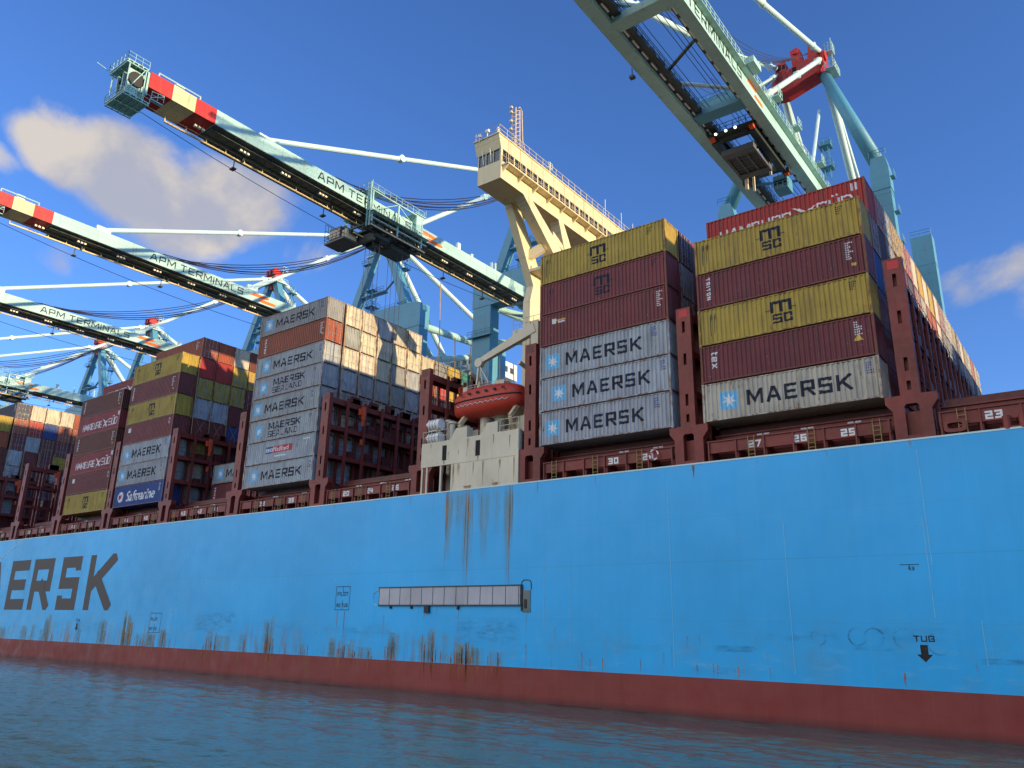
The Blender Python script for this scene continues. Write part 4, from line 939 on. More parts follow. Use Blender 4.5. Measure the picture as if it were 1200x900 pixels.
def lettering(kind, key):
    if (kind, key) in LET: return LET[kind, key]
    Hc = 2.896 if key == 'hc' else 2.591; R = []
    if kind == 'maersk':
        hh = 1.12*Hc/2.896; ps, w = text_polys('MAERSK', hh, wide=1.02, t=.19, gap=.22); k = 7.0/w
        ps, w = text_polys('MAERSK', hh, wide=1.02*k*.99, t=.19, gap=.22)
        R = [(shift(ps, 2.95, Hc*.30), 'letter_navy', 0)]+emb(1.0, Hc*.27, 1.32)+[codes(Hc, 11.0, 'letter_blue', 5), codes(Hc, 11.1, 'letter_gold', 1, z=Hc-1.35)]
    elif kind == 'sealand':
        ps, w = text_polys('MAERSK', .80, wide=1.0, t=.19, gap=.2); ps2, w2 = text_polys('SEALAND', .70, wide=.92, t=.15, gap=.22)
        R = [(shift(ps, 4.0, Hc*.50), 'letter_navy', 0), (shift(ps2, 4.0, Hc*.16), 'letter_navy', 0)]+emb(1.6, Hc*.26, 1.25)+[codes(Hc, 11.0, 'letter_navy', 3)]
    elif kind in ('msc', 'msc_small'):
        ps, w = text_polys('m', .86, wide=1.0, t=.27); ps2, w2 = text_polys('sc', .70, wide=.95, t=.215, gap=.16)
        x = CL*.45; z = Hc*.23
        R = [(shift(ps, x, z+.82), 'letter_navy', 0), (shift(ps2, x+.1, z), 'letter_navy', 0), ([(rect(x-.35, x+.02, z+1.0, z+1.06), 0), (rect(x+w-.02, x+w+.3, z+1.0, z+1.06), 0)], 'letter_navy', .004),
             (vtxt('8204', .12, 1.0, Hc-.5)+vtxt('3360', .12, 1.3, Hc-.5), 'letter_navy', 0), ([(rect(.95, 1.01, Hc-2.2, Hc-.6), 0), (rect(1.25, 1.31, Hc-2.0, Hc-.6), 0)], 'letter_navy', .004), codes(Hc, 10.9, 'letter_navy', 4)]
    elif kind == 'triton':
        R = [(vtxt('TRITON', .34, .75, Hc-.35, wide=.75, t=.22), 'letter_white', 0), codes(Hc, 10.9, 'letter_white', 8), ([(rect(11.2, 11.5, .75, .95), 0)], 'letter_gold', 0)]
    elif kind == 'tex':
        R = [(vtxt('tex', .42, .85, Hc-.55, wide=1.0, t=.24), 'letter_white', 0), codes(Hc, 10.9, 'letter_white', 6), ([([Vector((10.8, 1.2)), Vector((11.4, 1.2)), Vector((11.1, 1.7))], 0)], 'letter_gold', 0)]
    elif kind == 'label':
        R = [([(rect(.9, 1.35, Hc-.95, Hc-.50), 0)], 'letter_white', 0), ([(rect(1.36, 2.3, Hc-.75, Hc-.62), 0)], 'letter_gold', 0), ([(rect(1.5, 2.2, Hc-.95, Hc-.80), 0)], 'letter_white', 0), codes(Hc, 10.9, 'letter_white', 8)]
    elif kind == 'square':
        R = [([(rect(.9, 1.5, Hc-1.15, Hc-.55), 0)], 'letter_white', 0), codes(Hc, 11, 'letter_white', 5)]
    elif kind == 'plain':
        R = [codes(Hc, 10.9, 'letter_white', 7)]
    elif kind == 'hamburg':
        p1, w1 = text_polys('HAMBURG', 1.0, wide=.72, t=.13, gap=.12); p2, w2 = text_polys('SUD', 1.05, wide=.8, t=.13, gap=.10)
        x = 1.1; x2 = x+w1+1.9; bx = x+w1+.15
        bird = [([Vector((bx-.1, 2.0)), Vector((bx+.55, 1.75)), Vector((bx+.95, 1.42)), Vector((bx+.6, 1.45))], 0), ([Vector((bx+.55, 1.45)), Vector((bx+1.0, 1.45)), Vector((bx+1.75, 1.75)), Vector((bx+1.25, 1.25)), Vector((bx+.75, 1.05))], 1),
                ([Vector((bx+.8, 1.2)), Vector((bx+1.2, 1.25)), Vector((bx+1.5, .55)), Vector((bx+.9, .95)), Vector((bx+.2, .55)), Vector((bx+.45, .95))], 2)]
        dots = [(rect(x2+w2*.44, x2+w2*.50, 1.95, 2.1), 0), (rect(x2+w2*.56, x2+w2*.62, 1.95, 2.1), 0)]
        R = [(shift(p1, x, .75), 'letter_white', 0), (shift(p2, x2, .75), 'letter_white', 0), (bird, 'letter_white', .004), (dots, 'letter_white', 0), ([(rect(11.2, 11.35, Hc-.9, Hc-.3), 0), (rect(11.5, 11.65, Hc-.9, Hc-.3), 0)], 'letter_white', 0)]
    elif kind == 'safmarine':
        p1, w1 = font_polys('Safmarine', 1.9, .25, .03); n = 20
        k = 7.2/w1; p1 = [([Vector((p.x*k, p.y)) for p in q], l) for q, l in p1]
        c = [Vector((1.7+.72*math.cos(2*PI*i/n), 1.4+.72*math.sin(2*PI*i/n))) for i in range(n)]
        R = [(shift(p1, 3.1, .75), 'letter_white', 0), ([(c, 0)], 'letter_white', 0), ([([Vector((1.35, 1.1)), Vector((2.0, 1.25)), Vector((2.05, 1.75)), Vector((1.45, 1.6))], 1)], 'letter_red', 0), ([([Vector((1.2, 1.15)), Vector((1.45, 1.0)), Vector((1.5, 1.7)), Vector((1.25, 1.6))], 2)], 'letter_blue', 0), codes(Hc, 11, 'letter_white', 6)]
    elif kind == 'nedlloyd':
        p1, w1 = font_polys('P&O', .62, 0, .02); p2, w2 = font_polys('Nedlloyd', .72, 0, .01)
        R = [([(rect(4.0, 5.2, 1.1, 1.85), 0)], 'letter_blue', 0), (shift(p1, 4.05, 1.25), 'letter_white', .004), ([(rect(5.25, 8.6, 1.1, 1.85), 0)], 'letter_red', 0), (shift(p2, 5.35, 1.25), 'letter_white', .004), ([(rect(10.4, 11.6, Hc-.55, Hc-.42), 0), (rect(11.0, 11.15, Hc-1.2, Hc-.3), 0), (rect(5.6, 7.6, .62, .78), 0)], 'letter_white', 0)]
    LET[kind, key] = conform(R, key) if R else None
    return LET[kind, key]

PAINT = {'maroon': (.180, .031, .034), 'brown': (.150, .036, .024), 'plum': (.065, .024, .030), 'yellow': (.43, .30, .042), 'gold': (.46, .30, .035), 'grey': (.37, .40, .43), 'pale': (.54, .49, .37), 'red': (.42, .030, .022), 'rust': (.34, .075, .032),  # pale: grey containers with warm sunlight put into the colour
         'rose': (.30, .036, .045), 'blue': (.015, .060, .24), 'teal': (.035, .19, .165), 'navy': (.035, .042, .075), 'stone': (.30, .31, .30)}
CNAME = {'maroon': 'maroon', 'brown': 'brown', 'plum': 'dark plum', 'yellow': 'mustard yellow', 'gold': 'golden yellow', 'grey': 'blue grey', 'pale': 'sun-warmed grey', 'red': 'bright red', 'rust': 'rusty red', 'rose': 'faded red', 'blue': 'deep blue', 'teal': 'teal green', 'navy': 'dark navy', 'stone': 'stone grey'}
LNAME = {'maersk': 'with block letters', 'sealand': 'with twin lettering', 'msc': 'with dark emblem', 'triton': 'with upright name', 'tex': 'with short name', 'label': 'with pale label', 'square': 'with white square', 'plain': '', 'hamburg': 'with white bird', 'safmarine': 'with white script', 'nedlloyd': 'with red label'}
ORD = ['', 'second', 'third', 'fourth', 'fifth', 'sixth', 'seventh', 'eighth', 'ninth', 'tenth', 'eleventh', 'twelfth', 'thirteenth', 'fourteenth', 'fifteenth', 'sixteenth', 'seventeenth', 'eighteenth', 'nineteenth', 'twentieth', 'twenty-first', 'twenty-second', 'twenty-third']
def container(x0, row, z, col, key, top, nlev, block, end='auto', let=None):
    r = random.Random(hash((round(x0), row, round(z*10))) & 0xffff)
    lev = 'topmost' if top == 0 else ('lowest' if top == nlev-1 else ORD[top]+' from top')
    rowp = 'outer column' if row == 0 else ORD[row]+' column'
    lab = '%s container%s, %s, %s, %s' % (CNAME[col], (' '+LNAME[let]) if let and LNAME[let] else '', lev, rowp, block)
    y0 = .05+2.55*row-(.14 if row == 0 else 0)
    o = thing('shipping_container', (x0+r.uniform(-.03, .03), y0+r.uniform(-.018, .018), z), lab, 'container', 'containers stacked on the ship')
    wear = r.random(); c = PAINT[col]; j = 1+.22*(r.random()-.5); rgba = (c[0]*j, c[1]*j*(1+.06*(r.random()-.5)), c[2]*j*(1+.1*(r.random()-.5)), wear)
    if end == 'auto': end = 'door' if r.random() < .55 else 'end_panel'
    for nm in ('frame', 'side_panel', 'roof', 'back_shell', end):
        p = bpy.data.objects.new(nm, CM[nm, key]); COL.objects.link(p); p.parent = o; p.color = rgba
        if nm == 'door':
            q_ = bpy.data.objects.new('lock_rod', CM['lock_rod', key]); COL.objects.link(q_); q_.parent = p
    if let:
        me = lettering(let, key)
        if me: p = bpy.data.objects.new('lettering', me); COL.objects.link(p); p.parent = o; p.location.x = r.choice((-.34, 0, 0, .34))
    return o
rc = random.Random(11)
MIX = ['maroon']*5+['brown']*4+['yellow']*3+['grey']*3+['pale']*2+['rust']*2+['red', 'blue', 'stone', 'plum']
ZB = 19.86
FILL = MB()
def stack(xl, block, key, pitch, cols, zb=ZB, hide=lambda row, lv, n: False):
    """cols: list of columns, outermost first; each a list bottom->top of colour or (colour, lettering)"""
    for row, column in enumerate(cols):
        n = len(column)
        for lv, c in enumerate(column):
            if c is None: continue
            if hide(row, lv, n):
                FILL.box(xl+.03, xl+CL-.03, .08+2.55*row, 2.46+2.55*row, zb+pitch*lv+.03, zb+pitch*lv+pitch-.04); continue
            col, let = c if isinstance(c, tuple) else (c, 'plain' if row == 0 else None)
            container(xl, row, zb+pitch*lv, col, key, n-1-lv, n, block, let=let, end='end_panel' if row == 0 and key == 'hc' else 'auto')
def rnd(n, top): return [rc.choice(MIX) for _ in range(n-len(top))]+top
# far right block
A = [[('pale', 'maersk'), ('maroon', 'tex'), ('yellow', 'msc'), ('maroon', 'triton'), ('yellow', 'msc')],
     ['maroon', 'blue', 'maroon', 'blue', 'maroon', ('red', 'hamburg')]]
tops = ['red', 'stone', 'gold', 'gold', 'red', 'pale', 'gold', 'pale', 'yellow', 'pale', 'red', 'pale', 'pale', 'gold', 'brown', 'pale', 'gold', 'pale', 'rust', 'pale', 'gold']
sec = ['plum', 'stone', 'maroon', 'brown', 'navy', 'rust', 'pale', 'rust', 'rust', 'pale', 'plum', 'navy', 'stone', 'plum', 'navy', 'stone', 'brown', 'stone', 'navy', 'stone', 'plum']
for k in range(21): A.append(rnd(6, [rc.choice(MIX), sec[k], tops[k]]))
stack(-22.35, 'far right block', 'hc', 2.91, A, hide=lambda r, l, n: r > 0 and l < 3)
B = [[('grey', 'maersk'), ('grey', 'maersk'), ('grey', 'maersk'), ('maroon', 'label'), ('maroon', 'msc'), ('yellow', 'msc')]]
for k in range(20): B.append(rnd(6, [['stone', 'grey', 'plum'], ['grey', 'maroon', 'maroon'], ['pale', 'rust', 'gold']][min(k, 2)] if k < 3 else [rc.choice(MIX)]))
stack(-36.94, 'block right of lifeboat', 'hc', 2.91, B, hide=lambda r, l, n: r > 1 or (r == 1 and l < 2))
C = [[('grey', 'maersk'), ('grey', 'nedlloyd'), ('grey', 'sealand'), ('grey', 'maersk'), ('grey', 'sealand'), ('grey', 'maersk'), ('rust', 'triton'), ('stone', 'maersk')],
     ['grey', 'grey', 'pale', 'stone', 'grey', 'pale', 'stone', 'pale'], ['maroon', 'grey', 'grey', 'stone', 'stone', 'pale', 'pale', 'pale'], ['pale', 'grey', 'maroon', 'pale', 'stone', 'pale', 'pale', 'grey'],
     ['grey', 'maroon', 'maroon', 'grey', 'stone', 'stone', 'pale', 'pale'], ['maroon', 'brown', 'pale', 'grey', 'grey', 'grey', 'pale', 'pale'],
     ['maroon', 'grey', 'maroon', 'pale', 'grey', 'rust', 'pale'], ['grey', 'maroon', 'grey', 'pale', 'maroon', 'red', 'stone'], ['grey', 'grey', 'pale', 'yellow', 'yellow', 'yellow', 'yellow'], ['yellow', 'brown', 'pale', 'pale', 'yellow', 'yellow', 'teal'],
     ['maroon', 'brown', 'maroon', 'grey', 'maroon', 'maroon', 'rust'], ['brown', 'maroon', 'brown', 'plum', 'maroon', 'maroon'], ['brown', 'maroon', 'brown', 'plum', 'maroon', 'maroon'], ['brown', 'maroon', 'brown', 'plum', 'maroon', 'plum'], ['brown', 'maroon', 'brown', 'plum', 'maroon']]
stack(-78.25, 'tall block left of lifeboat', 'std', 2.617, C, 19.80, hide=lambda r, l, n: (r > 6 and l < 3) or r > 11 or (r > 9 and l < 4))
stack(-92.9, 'low stack between blocks', 'std', 2.617, [[], [], [('maroon', 'triton'), ('grey', 'maersk')], ['maroon', 'brown'], ['brown', 'grey']], 19.80)
Dk = [[('blue', 'safmarine'), ('grey', 'maersk'), ('grey', 'maersk'), ('maroon', 'square'), ('yellow', 'msc'), ('maroon', 'triton'), ('yellow', 'msc')],
      ['grey', 'pale', 'yellow', 'maroon', 'grey', 'yellow', 'red', ('rust', 'plain')], ['grey', 'grey', 'pale', 'maroon', 'grey', 'yellow', 'red', 'rust'], ['brown', 'grey', 'plum', 'blue', 'maroon', 'yellow', 'gold', 'pale'],
      ['brown', 'maroon', 'plum', 'blue', 'maroon', 'maroon', 'gold', 'brown'], ['brown', 'maroon', 'plum', 'grey', 'maroon', 'brown', 'maroon', 'brown'], ['brown', 'maroon', 'plum', 'grey', 'maroon', 'brown', 'maroon', 'maroon']]
stack(-107.49, 'block above white script', 'hc', 2.875, Dk, 19.76, hide=lambda r, l, n: r > 5)
Ek = [[('yellow', 'msc'), ('maroon', 'square'), ('rose', 'hamburg'), ('brown', 'triton'), ('rose', 'hamburg'), ('brown', 'triton')], ['maroon', 'brown', 'maroon', 'brown', 'rust', 'rust', ('rose', 'hamburg')], ['maroon', 'brown', 'maroon', 'brown', 'rust', 'maroon', 'rose']]
stack(-121.94, 'narrow block with birds', 'hc', 2.90, Ek, 19.74, hide=lambda r, l, n: r > 0 and l < n-1)
Fk = [['red', 'red', 'maroon', 'maroon', 'brown', 'rust', 'yellow'], ['grey', 'grey', 'grey', 'grey', 'maroon', 'rust', ('navy', 'plain')], ['brown', 'maroon', 'brown', 'maroon', 'grey', 'red', 'pale'], ['brown', 'grey', 'maroon', 'maroon', 'brown', 'blue', 'pale'],
      ['maroon', 'grey', 'grey', 'yellow', 'maroon', 'rust', 'pale'], ['maroon', 'grey', 'grey', 'maroon', 'maroon', 'rust', 'rust'], ['maroon', 'grey', 'grey', 'maroon', 'maroon', 'rust', 'red'], ['maroon', 'brown', 'brown', 'maroon', 'maroon', 'rust', 'red']]
Fk = [[c for c in col] for col in Fk]; 
for c in Fk[1:]: c.append(c[-1]); c[-2] = c[-2]
stack(-166.2, 'far left block', 'hc', 2.86, [Fk[0]]+[['maroon']+c[:-1] for c in Fk[1:]], 19.7, hide=lambda r, l, n: r > 6)
# a further loaded bay ahead, out of the picture to the right: it shades the ends of the right-hand block
b = FILL
for row in range(0, 23):
    for lv in range(7 if row < 4 else (5 if row < 15 else 6)): b.box(8.2, 20.39, .05+2.55*row, .05+2.55*row+CW, ZB+2.91*lv, ZB+2.91*lv+2.89)
tag(b.build('container_block', 'maroon_steel'), 'block of stacked maroon containers on the bay ahead', 'containers', kind='stuff')

# ------------------------------------------------------------------ ship-to-shore cranes
def face_text(L, txt, x, y, z, hh, **k):
    ps, w = text_polys(txt, hh, **k); L.put(ps, (x, y, z), (0, 1, 0), UZ, (1, 0, 0)); return w
def sag(p, q, s_, n=14):
    p, q = Vector(p), Vector(q); return [p.lerp(q, i/n)-Vector((0, 0, s_*4*(i/n)*(1-i/n))) for i in range(n+1)]
def lattice(b, x, y, z0, z1, a, step=2.2, r=.06):
    for dx in (-a, a):
        for dy in (-a, a): b.tube((x+dx, y+dy, z0), (x+dx, y+dy, z1), r, 5)
    z = z0; k = 0
    while z < z1-.1:
        zz = min(z1, z+step); c = [(-a, -a), (a, -a), (a, a), (-a, a)]
        for i in range(4):
            p, q_ = c[i], c[(i+1) % 4]; b.tube((x+p[0], y+p[1], z), (x+q_[0], y+q_[1], zz), r*.7, 4); b.tube((x+p[0], y+p[1], zz), (x+q_[0], y+q_[1], zz), r*.7, 4)
        if k % 2 == 0: b.box(x-a-.5, x+a+.5, y-a-.5, y+a+.5, zz-.12, zz); b.rail([(x-a-.5, y-a-.5, zz), (x+a+.5, y-a-.5, zz), (x+a+.5, y+a+.5, zz), (x-a-.5, y+a+.5, zz), (x-a-.5, y-a-.5, zz)], 1.0, .035, 1.2)
        z = zz; k += 1

def mono_crane(XC):
    t = thing('gantry_crane', (XC, 66, 5), None, 'crane', 'cranes along the quay')
    X = lambda a: XC+a
    hw, zb, zt = 2.15, 66.1, 68.25
    # boom: red and cream bands at the tip
    b = MB(); ys = [-16.1, -13.15, -10.1, -7.2, 62.2]
    for i in range(4): b.box(X(-hw), X(hw), ys[i], ys[i+1], zb, zt, (1, 2, 1, 0)[i])
    b.box(X(-hw+.003), X(hw-.003), 62.201, 63.4, zb+.3, zt-.2, 0); b.box(X(-hw), X(hw), 63.401, 116, zb, zt+.3, 0)
    boom = b.build('boom', ['crane_aqua', 'crane_red', 'crane_cream'], t)
    b = MB(); b.box(X(-hw-1.0), X(-hw-.05), -6, 62, zb-.05, zb+.10); b.build('boom_walkway', 'crane_dark', boom)
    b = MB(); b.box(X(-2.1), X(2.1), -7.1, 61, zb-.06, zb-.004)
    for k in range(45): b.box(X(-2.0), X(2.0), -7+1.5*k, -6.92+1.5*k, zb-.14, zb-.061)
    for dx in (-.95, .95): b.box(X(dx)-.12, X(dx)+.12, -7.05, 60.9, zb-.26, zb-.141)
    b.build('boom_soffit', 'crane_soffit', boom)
    b = MB()
    for dx in (-1.35,):
        b.box(X(dx)-.10, X(dx)+.10, -12, 61, zb-1.05, zb-.82); b.box(X(dx)-.04, X(dx)+.04, -16, 61, zb-.2, zb-.14)
        for k in range(26): b.box(X(dx)-.05, X(dx)+.05, -12+2.9*k, -11.88+2.9*k, zb-.82, zb+.02)
    b.build('festoon_rail', 'crane_cream', boom)
    b = MB()
    for k in range(11):
        for j in range(3): y = -9+6.7*k+.55*j; b.box(X(.2), X(.55), y, y+.34, zb-.62, zb-.36); b.box(X(.34), X(.40), y+.12, y+.2, zb-.36, zb-.14)
    b.build('floodlight', 'lamp_glass', boom)
    b = MB()
    for y in (-1.5, 14, 41, 52): b.tube((X(-1.9), y, zb-2.0), (X(-1.9), y, zb-.04), .07, 5); b.box(X(-2.4), X(-1.6), y-.3, y+.3, zb-2.2, zb-2.0)
    for y in (-1.0, 14.6, 41.6): b.box(X(-.9)-.1, X(-.9)+.1, y, y+.2, zb-1.2, zb); 
    b.build('hanging_lamp', 'crane_dark', boom)
    b = MB()
    for y in (5.2, 29.0, 38.6, 50.4): b.box(X(hw)+.002, X(hw)+.022, y-.28, y+.28, zb+.06, zt-.06); b.box(X(hw)-.25, X(hw)+.05, y-.03, y+.03, zt+.002, zt+.07)
    b.build('splice_plate', 'crane_aqua', boom)
    L = Lett(); face_text(L, 'APM TERMINALS', X(hw), 9.3, zb+.40, 1.32, wide=1.03, t=.155, gap=.24); L.build('lettering', 'letter_black', boom, recalc=False)
    L = Lett()
    for y0, z0 in ((30.0, zb+1.10), (31.7, zb+.28)):
        pts = [Vector((0, 0)), Vector((3.4, 0)), Vector((4.1, .12)), Vector((4.5, .36)), Vector((4.4, .55)), Vector((3.9, .66)), Vector((1.0, .66))]
        L.put([(pts, 0)], (X(hw), y0, z0), (0, 1, 0), UZ, (1, 0, 0))
    L.build('stripe', 'letter_orange', boom, recalc=False)
    b = MB()
    b.box(X(-.2), X(.2), 46.0, 46.5, zt, zt+2.0); b.box(X(-.25), X(.25), 51.9, 52.1, zt, zt+2.6); b.box(X(-.25), X(.25), 53.0, 53.25, zt, zt+2.9); b.box(X(1.2), X(1.7), 40.5, 41.3, zt, zt+1.5); b.box(X(1.0), X(1.6), -12.6, -11.5, zt, zt+.9)
    b.rail([(X(1.9), -15, zt), (X(1.9), -9.5, zt)], .6, .09, 5.5, mid=False); b.build('boom_post', 'stay_paint', boom)
    b = MB(); b.rail([(X(-1.9), -15, zt), (X(-1.9), 61, zt)], .8, .03, 2.4); b.build('boom_rail', 'crane_aqua', boom)
    # tip: two open decks round the rope sheaves
    b = MB()
    for z, y0, y1 in ((64.0, -18.9, -15.7), (68.3, -19.0, -16.4)):
        b.box(X(-2.2), X(2.2), y0, y1, z-.10, z)
        for k in range(5): b.box(X(-2.2), X(2.2), y0+.1+k*(y1-y0-.3)/4, y0+.22+k*(y1-y0-.3)/4, z-.30, z-.101)
        for k in range(3): b.box(X(-2.15)+2.08*k, X(-2.03)+2.08*k, y0, y1, z-.40, z-.301)
        b.rail([(X(-2.2), y1, z), (X(-2.2), y0, z), (X(2.2), y0, z), (X(2.2), y1, z)], 1.0, .035, .8)
    for dx in (-2.0, 2.0):
        for y in (-18.6, -16.6): b.beam((X(dx), y, 64.0), (X(dx), y, 68.3), .12, .12)
        b.beam((X(dx), -18.6, 64.05), (X(dx), -16.7, 68.1), .09, .09)
    b.box(X(-2.0), X(2.0), -16.35, -16.11, 65.0, 68.1)
    for dx in (-1.3, 0, 1.3): b.box(X(dx)-.10, X(dx)+.10, -18.3, -16.36, 65.3, 67.8)
    b.box(X(1.0), X(1.9), -18.4, -17.2, 64.01, 65.1); b.box(X(-1.8), X(-.4), -18.2, -16.8, 64.01, 64.9)
    b.rail([(X(2.4), -15.7, 64.6), (X(2.4), -14.2, 64.8)], 1.0, .04, .75); b.beam((X(2.4), -15.7, 64.7), (X(2.4), -14.2, 65.7), .08, .08); b.box(X(1.9), X(2.4), -15.69, -14.2, 64.5, 64.6)
    b.tube((X(-2.2), -19.0, 68.4), (X(-2.6), -20.4, 69.0), .05, 5)
    tip = b.build('tip_platform', 'crane_aqua', boom)
    b = MB()
    for dx in (-.8, .8, 1.62): b.disc((X(dx), -17.4, 66.5), (1, 0, 0), .95, .22, 20)
    b.build('sheave', 'black_rubber', boom)
    # A-frame, red head
    apex = Vector((X(0), 66, 97))
    b = MB(); b.box(X(-2.0), X(2.0), 65.0, 67.2, 94.6, 96.6, 0)
    for dx in (-1.7, -.4, 1.1): b.box(X(dx), X(dx)+.6, 64.4, 67.8, 96.601, 98.3, 0)
    b.disc((X(-.9), 66, 98.0), (1, 0, 0), 1.0, .4, 16); b.disc((X(.6), 66, 98.2), (1, 0, 0), 1.0, .4, 16); b.box(X(-.6), X(.5), 65.3, 66.7, 92.6, 94.599)
    b.build('mast_head', 'crane_red', t)
    b = MB(); b.box(X(-3.2), X(3.2), 64.0, 68.4, 94.2, 94.4); b.rail([(X(-3.2), 64, 94.4), (X(3.2), 64, 94.4), (X(3.2), 68.4, 94.4), (X(-3.2), 68.4, 94.4), (X(-3.2), 64, 94.4)], 1.1, .06, 1.6)
    b.box(X(1.5), X(3.0), 66.5, 68, 98.0, 98.15); b.rail([(X(1.5), 66.5, 98.15), (X(3.0), 66.5, 98.15), (X(3.0), 68, 98.15)], 1.1, .06, .8); b.tube((X(2.2), 67, 94.4), (X(2.2), 67, 98.0), .12, 6)
    b.box(X(-4.6), X(-2.2), 64.8, 67.2, 91.0, 91.25); b.rail([(X(-4.6), 64.8, 91.25), (X(-2.2), 64.8, 91.25)], 1.0, .06, 1.2)
    b.build('head_platform', 'stay_paint', t)
    for sx in (-1, 1):
        b = MB(); b.beam((X(sx*1.6), 66, 94.2), (X(sx*9.4), 66, 75.2), 1.7, 1.7, w2=2.1, h2=2.1); b.build('mast_leg', 'crane_blue', t)
    b = MB(); b.box(X(-5.4), X(-3.0), 64.5, 67.5, 89.0, 89.2); b.rail([(X(-5.6), 64.5, 89.2), (X(-3.0), 64.5, 89.2)], 1.0, .06, 1.2); lattice(b, X(5.2), 68.6, 75.8, 93.5, .5, 2.2, .07)
    b.box(X(-7.6), X(2.0), 65.2, 66.8, 80.8, 81.05); b.rail([(X(-7.6), 65.2, 81.05), (X(2.0), 65.2, 81.05)], 1.1, .06, 1.4); lattice(b, X(-2.6), 66, 75.6, 82, .9, 2.2, .10)
    b.beam((X(1.4), 66, 80.8), (X(6.4), 66, 84.5), .5, .2); b.build('access_stair', 'crane_blue', t)
    # portal
    b = MB(); b.prism([(X(-15.0), 69.2), (X(15.0), 69.2), (X(15.0), 74.6), (X(13.6), 75.2), (X(6.5), 75.6), (X(-6.5), 75.6), (X(-13.6), 75.2), (X(-15.0), 74.6)], 'y', 64.6, 67.6)
    b.rail([(X(-14.6), 64.8, 75.3), (X(14.6), 64.8, 75.3)], 1.1, .05, 1.6); b.build('portal_beam', 'crane_blue', t)
    for sx in (-1, 1):
        b = MB(); b.box(X(sx*12.5)-2.35, X(sx*12.5)+2.35, 64.7, 67.5, 6.5, 69.19)
        b.box(X(sx*12.5)-3.1, X(sx*12.5)+3.1, 63.9, 64.65, 62.4, 62.7); b.rail([(X(sx*12.5)-3.1, 63.9, 62.7), (X(sx*12.5)+3.1, 63.9, 62.7)], 1.1, .05, 1.2)
        b.build('leg', 'crane_blue', t)
        b = MB(); b.box(X(sx*12.5)-1.6, X(sx*12.5)+1.6, 94.7, 97.3, 6.5, 75); b.build('leg', 'crane_blue', t)
        b = MB(); b.tube((X(sx*12.5), 67.6, 70.5), (X(sx*12.5), 94.6, 72.5), .85, 12); b.tube((X(sx*12.5), 67.6, 62), (X(sx*12.5), 94.6, 71.0), .7, 12); b.tube((X(sx*11.0), 67.6, 69.5), (X(sx*3.0), 82, 68.4), .6, 10)
        b.tube((X(sx*12.5), 67.6, 28), (X(sx*12.5), 94.6, 60), .8, 10); b.box(X(sx*12.5)-1.3, X(sx*12.5)+1.3, 67.51, 94.69, 20, 23); b.build('side_brace', 'crane_aqua', t)
        b = MB(); b.box(X(sx*12.5)-5.5, X(sx*12.5)+5.5, 64.9, 67.3, 5.1, 6.49); b.box(X(sx*12.5)-5.5, X(sx*12.5)+5.5, 94.9, 97.1, 5.1, 6.49); b.build('bogie', 'crane_blue', t)
        b = MB(); b.tube((X(sx*1.6), 66.6, 95.6), (X(sx*11.6), 95.5, 76.2), .62, 10); b.build('back_stay', 'stay_paint', t)
    b = MB(); b.tube((X(.6), 66.8, 95.6), (X(1.2), 90.5, zt+.3), .68, 10); b.build('back_stay', 'stay_paint', t)
    b = MB(); b.box(X(8.3), X(12.8), 92.6, 94.4, 78.6, 78.9); b.rail([(X(8.3), 92.6, 78.9), (X(12.8), 92.6, 78.9)], 1.1, .06, 1.2); b.beam((X(9), 93.5, 75.2), (X(10, ), 93.5, 78.6), .4, .4); b.beam((X(12.4), 93.5, 75.2), (X(11.2), 93.5, 78.6), .4, .4); b.build('stay_platform', 'crane_blue', t)
    b = MB(); b.box(X(-6), X(6), 97.5, 113, 70.0, 74.6); mh = b.build('machinery_house', 'house_white', t)
    b = MB()
    for k in range(5): b.box(X(6.002), X(6.06), 99+2.7*k, 100.6+2.7*k, 71.6, 73.2); b.box(X(-5)+2.2*k, X(-3.6)+2.2*k, 97.44, 97.498, 71.6, 73.2)
    b.build('louvre', 'crane_dark', mh)
    # forestays with a pinned joint
    for (y, z), jt in (((2.0, zt+1.4), .40), ((32.0, zt+1.6), .52)):
        b = MB(); p, q_ = Vector((X(0), y, z)), Vector((X(0), 65.2, 95.8)); b.tube(p, q_, .40, 10)
        for tt in (jt, .955): c = p.lerp(q_, tt); b.disc(c, (1, 0, 0), .62, .9, 14)
        b.box(X(-.3), X(.3), y-1.6, y+.8, zt, z+.3)
        b.build('forestay', 'stay_paint', t)
    b = MB()
    for k, (dx, y, s_) in enumerate(((-1.4, 10, 4.2), (-1.0, 11, 4.6), (1.2, 12, 5.4), (1.5, 13, 5.8), (.6, 9, 6.6), (.9, 9.5, 7.0))): b.path(sag((X(dx), y, zt+.6), (X(dx*.6), 65.3, 95.0), s_), .085, 4)
    for dx in (-1.9,): b.path(sag((X(dx), -15.5, zb-.9), (X(dx), 60, zb-.9), 2.3), .05, 4)
    b.build('wire_rope', 'rope_steel', t)
    # trolley straddling the boom, y 19..30
    tr = thing('trolley', (XC, 66, 5)); tr.name = 'trolley'; BASE[tr.name] = Vector((XC, 66, 5)); tr.parent = t; tr.location = (0, 0, 0)
    return t, tr, X
